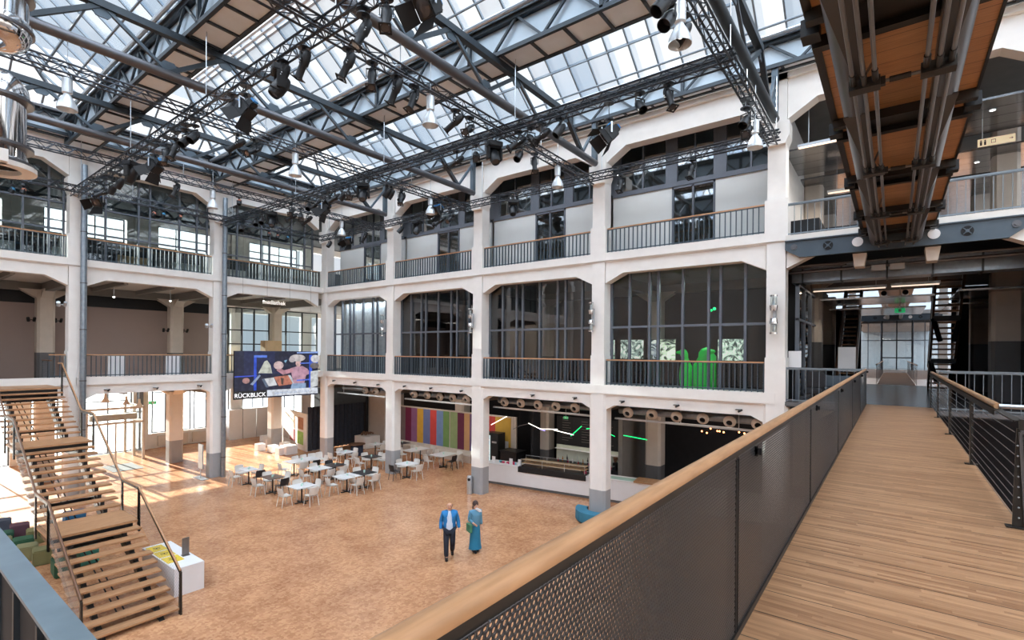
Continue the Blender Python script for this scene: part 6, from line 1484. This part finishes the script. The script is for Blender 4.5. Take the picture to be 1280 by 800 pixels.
def green_figure(u, vtop, w_, lb, lean):
    t = on_plane(u, vtop, 1, 20.6); r = tag(empty('green_figure', (t.x, 20.6, F1)), lb, 'sculpture'); h = t.z - F1; x = t.x
    mb = MB(); N = 20; rad = [(.0, .30), (.15, .36), (.35, .40), (.55, .36), (.68, .25), (.78, .2), (.88, .24), (.96, .18), (1.0, .02)]
    prof = []; n = 16; vs = []; 
    for f_, rr_ in rad: vs += [(x + lean * max(0, f_ - .6) * 1.2 + rr_ * w_ * math.cos(2 * PI * k / n), 20.6 + rr_ * w_ * .8 * math.sin(2 * PI * k / n), F1 + h * f_) for k in range(n)]
    mb._add(vs, [(j * n + k, j * n + (k + 1) % n, (j + 1) * n + (k + 1) % n, (j + 1) * n + k) for j in range(len(rad) - 1) for k in range(n)])
    part('body', mb, 'green_figure', r, smooth=True); part('snout', MB().lathe([(.12 * w_, 0), (.07 * w_, .2 * w_), (0, .26 * w_)], c=(x + lean * .45 + .15 * w_ * (1 if lean > 0 else -1), 20.6, F1 + h * .9), ax=(1 if lean > 0 else -1, -.2, .05), n=12), 'green_figure', r, smooth=True)
green_figure(876, 434, .95, 'large glossy green animal figure standing in the right first-floor room', .45); green_figure(858, 435.5, .7, 'smaller green animal figure left of the large one', -.3)
p = on_plane(889, 438, 1, 21.6); single('green_cone', MB().lathe([(.22, 5.1 - p.z), (.2, .6 - (p.z - 5.9)), (.02, 0)], c=p, n=14), 'green_figure', 'slim green pointed figure right of the large one', 'sculpture', smooth=True)
single('laser_lamp', MB().sph(on_plane(893, 386, 1, 20.0), .06, 8).sph(on_plane(889, 388, 1, 20.0), .05, 8), 'green_glow', 'green glowing lamp pair inside the right first-floor room', 'lamp')

# ================================================================== PEOPLE
def skinned(name, pts, edges, radii, mat, parent, root_i=0, sub=2):
    me = bpy.data.meshes.new(name); me.from_pydata(pts, edges, []); me.materials.append(M[mat] if isinstance(mat, str) else mat)
    o = bpy.data.objects.new(name, me); col.objects.link(o); o.parent = parent
    md = o.modifiers.new('skin', 'SKIN'); md.use_smooth_shade = True
    if not me.skin_vertices:
        bm = bmesh.new(); bm.from_mesh(me); bm.verts.layers.skin.verify(); bm.to_mesh(me); bm.free()
    for i, v_ in enumerate(me.skin_vertices[0].data):
        rr_ = radii[i]; v_.radius = rr_ if isinstance(rr_, tuple) else (rr_, rr_); v_.use_root = (i == root_i)
    sb = o.modifiers.new('sub', 'SUBSURF'); sb.levels = 1; sb.render_levels = sub
    return o
def person(loc, rz, lb, H, legs, arms, cl):
    """legs/arms: joint positions for a 1.75 m figure facing +Y; x to its left"""
    k_ = H / 1.75; r = tag(empty('person', loc, rz), lb, 'person'); S = lambda p: (p[0] * k_, p[1] * k_, p[2] * k_)
    P = [(0, 0, .95), (0, 0, 1.1), (0, .01, 1.25), (0, .0, 1.4), (0, 0, 1.47), (0, .02, 1.56), (0, .03, 1.66), (0, .02, 1.72)]
    R = [(.15, .11), (.135, .10), (.16, .11), (.15, .095), (.055, .055), (.075, .085), (.085, .1), (.06, .07)]
    E_ = [(0, 1), (1, 2), (2, 3), (3, 4), (4, 5), (5, 6), (6, 7)]
    def chain(start, pts, rads):
        prev = start
        for p, q in zip(pts, rads): P.append(p); R.append(q); E_.append((prev, len(P) - 1)); prev = len(P) - 1
        return prev
    for L in legs: 
        hip, knee, ank, toe = L
        chain(0, [hip, tuple((Vector(hip) + Vector(knee)) / 2), knee, ank, toe], [.095, .08, .06, .042, .035])
    for A in arms:
        sh, el, wr_ = A; d = (Vector(wr_) - Vector(el)).normalized()
        w_i = chain(3, [sh, el, wr_, tuple(Vector(wr_) + d * .05)], [.06, .042, .028, .034])
        side = Vector((0, 1, 0)) ; crs = d.cross(Vector((1, 0, 0))).normalized()
        for j, (o_, l_) in enumerate([(-.03, .075), (-.01, .09), (.01, .085), (.03, .065)]):
            b0 = Vector(wr_) + d * .07 + crs * o_; chain(w_i, [tuple(b0 + d * .02), tuple(b0 + d * (.02 + l_ * .5)), tuple(b0 + d * (.02 + l_ * .9) + Vector((0, .015, 0)))], [.010, .009, .008])
        b0 = Vector(wr_) + d * .03 + crs * .035; chain(w_i, [tuple(b0), tuple(b0 + d * .03 + crs * .025)], [.011, .009])
    skinned('body', [S(p) for p in P], E_, [tuple(q * k_ for q in (a if isinstance(a, tuple) else (a, a))) for a in R], 'skin', r)
    f = MB(); f.lathe([(.018, 0), (.006, .035), (0, .04)], c=S((0, .115, 1.615)), ax=(0, 1, -.5), n=8); f.build('nose', 'skin', r)
    f = MB()
    for sx in (-1, 1): f.sph(S((sx * .032, .108, 1.65)), .011 * k_, 6)
    f.build('eye', 'black_matt', r)
    MB().box(-.022 * k_, .022 * k_, .105 * k_, .112 * k_, 1.575 * k_, 1.583 * k_).build('mouth', paint('lips', srgb(160, 90, 84), .6) if 'lips' not in bpy.data.materials else bpy.data.materials['lips'], r)
    f = MB()
    for sx in (-1, 1): f.sph(S((sx * .088, .02, 1.635)), .02 * k_, 6, (.5, 1, 1.5))
    f.build('ear', 'skin', r)
    # clothes follow the limbs
    def cloth(name, pts, edges, rad, mat, root_i=0): return skinned(name, [S(p) for p in pts], edges, [tuple(q * k_ for q in (a if isinstance(a, tuple) else (a, a))) for a in rad], mat, r, root_i)
    if cl['bottom'] == 'trousers':
        pts = [(0, 0, .96)]; ed = []; rd_ = [(.19, .15)]
        for hip, knee, ank, toe in legs:
            i0 = len(pts); a = Vector(ank) + Vector((0, 0, -.01))
            pts += [hip, tuple((Vector(hip) + Vector(knee)) / 2), knee, tuple(a)]; rd_ += [.12, .105, .088, .078]; ed += [(0, i0), (i0, i0 + 1), (i0 + 1, i0 + 2), (i0 + 2, i0 + 3)]
        cloth('trousers', pts, ed, rd_, cl['bottom_mat'])
    else:
        mb = MB(); prof = [(.15, 1.0), (.17, .85), (.19, .6), (.21, .3), (.235, .12)]; n = 20; vs = []
        for rr_, z in prof: vs += [((rr_ + (.012 * math.cos(t * 5) if z < .8 else 0)) * math.cos(t) * k_, (rr_ * .8 + (.02 * math.sin(t * 4) if z < .8 else 0)) * math.sin(t) * k_, z * k_) for t in [2 * PI * q / n for q in range(n)]]
        mb._add(vs, [(j * n + q, j * n + (q + 1) % n, (j + 1) * n + (q + 1) % n, (j + 1) * n + q) for j in range(4) for q in range(n)])
        mb.build('skirt', cl['bottom_mat'], r, smooth=True)
    pts = [(0, 0, .86), (0, 0, 1.08), (0, .01, 1.26), (0, 0, 1.40), (0, -.01, 1.485)]; ed = [(0, 1), (1, 2), (2, 3), (3, 4)]; rd_ = [(.215, .165), (.205, .16), (.22, .165), (.20, .14), (.09, .085)]
    for sh, el, wr_ in arms:
        i0 = len(pts); w2 = Vector(wr_) - (Vector(wr_) - Vector(el)).normalized() * .02; pts += [sh, tuple((Vector(sh) + Vector(el)) / 2), el, tuple(w2)]; rd_ += [.092, .078, .066, .054]; ed += [(3, i0), (i0, i0 + 1), (i0 + 1, i0 + 2), (i0 + 2, i0 + 3)]
    cloth(cl['top'], pts, ed, rd_, cl['top_mat'])
    if 'front_mat' in cl:
        mb = MB(); n = 8; vs = []
        for z, w_, y in ((.88, .1, .15), (1.0, .1, .158), (1.15, .09, .157), (1.3, .08, .162), (1.42, .05, .13), (1.49, .04, .085)):
            vs += [(w_ * (-1 + 2 * q / (n - 1)) * k_, (y + .012 - .035 * (-1 + 2 * q / (n - 1)) ** 2) * k_, z * k_) for q in range(n)]
        mb._add(vs, [(j * n + q, j * n + q + 1, (j + 1) * n + q + 1, (j + 1) * n + q) for j in range(5) for q in range(n - 1)]); mb.build('shirt_front', cl['front_mat'], r, smooth=True)
    for hip, knee, ank, toe in legs:
        a, t = Vector(ank), Vector(toe); dd_ = (t - a); dd_.z = 0; dd_.normalize()
        sh_ = MB(); c0 = a + Vector((0, 0, -.03)) - dd_ * .05; c1 = t + dd_ * .03; c0.z = max(.06, c0.z); c1.z = max(.043, c1.z); sh_.tube(S(c0), S(c1), .06 * k_, 10, .042 * k_); sh_.build('shoe', 'black', r, smooth=True)
    hm = MB()
    if cl.get('hair') == 'long': hm.sph(S((0, -.005, 1.665)), .115 * k_, 12, (.92, 1.0, 1.05)); hm.sph(S((0, -.05, 1.54)), .1 * k_, 10, (1, .6, 1.3))
    else: hm.lathe([(.092, 0), (.098, .03), (.09, .05)], c=S((0, -.012, 1.6)), n=16)
    hm.build('hair', cl['hair_mat'], r, smooth=True)
    return r
jk = paint('bright blue jacket', srgb(22, 116, 178), .65); wsh = paint('pale blue shirt', srgb(190, 204, 222), .8); jn = paint('dark jeans', srgb(28, 34, 48), .85)
man = person((-11.31, 11.72, 0), -2.35, 'bald person in an open bright blue jacket and dark trousers striding across the floor', 1.8,
    [((.09, 0, .9), (.1, .16, .5), (.09, .14, .09), (.09, .28, .04)), ((-.09, 0, .9), (-.1, .06, .49), (-.1, -.26, .14), (-.1, -.16, .05))],
    [((.19, 0, 1.4), (.26, -.06, 1.13), (.27, .07, .9)), ((-.19, 0, 1.4), (-.27, -.05, 1.13), (-.3, .04, .9))],
    dict(bottom='trousers', bottom_mat=jn, top='jacket', top_mat=jk, front_mat=wsh, hair='short', hair_mat=paint('cropped grey hair', srgb(150, 134, 124), .9)))
wom = person((-11.0, 12.62, 0), -2.0, 'dark-haired person in teal dress with white shoulder wrap and green bag walking behind', 1.66,
    [((.07, 0, .9), (.08, .05, .5), (.07, .05, .09), (.07, .19, .04)), ((-.07, 0, .9), (-.08, .0, .5), (-.08, -.09, .1), (-.08, .04, .04))],
    [((.17, 0, 1.39), (.24, .0, 1.14), (.14, .16, 1.05)), ((-.17, 0, 1.39), (-.23, -.06, 1.12), (-.24, .0, .88))],
    dict(bottom='skirt', bottom_mat=paint('teal skirt', srgb(34, 116, 150), .8), top='blouse', top_mat=paint('blue grey blouse', srgb(88, 138, 166), .8), hair='long', hair_mat=paint('dark hair', srgb(62, 42, 38), .7)))
MB().prism([(-.2, 1.36), (.02, 1.5), (.06, 1.44), (-.14, 1.28)], .0, .14, 'XZ').build('shoulder_wrap', 'white', wom, bevel=.03)
hb = MB().box(-.05, .05, -.14, .14, .72, .98); hb.bar((0, -.1, .98), (0, 0, 1.2), .015).bar((0, .1, .98), (0, 0, 1.2), .015)
bag = tag(empty('handbag', (-11.0 - .0, 12.62, 0)), 'green handbag held by the dark-haired person', 'bag'); bag.location = Vector((-11.0, 12.62, .0)) + Matrix.Rotation(-2.0, 3, 'Z') @ Vector((.25, .08, 0)); bag.rotation_euler = (0, 0, -2.0)
hb.build('bag_body', paint('green bag', srgb(70, 130, 100), .8), bag, bevel=.015)
# fill lights added without fittings for restaurant, room and curtain; gallery has its downlights
for x in (-24, -19, -12.5, -6): area('restaurant_fill', (x, 21.0, 4.3), 2.5, 55, (1, .93, .85))
area('gallery_light', (XA - 3.5, 9, 9.2), 2.0, 40, (1, .9, .8)); area('room_fill', (-6, 20.5, 9.4), 1.5, 60, (.85, 1, .95)); area('curtain_fill', (-25, 18.62, 9.5), 4.0, 70, (.9, .95, 1), sy=.15); area('gallery_light', (XA - 3.5, 3.2, 9.2), 2.0, 25, (1, .93, .86))
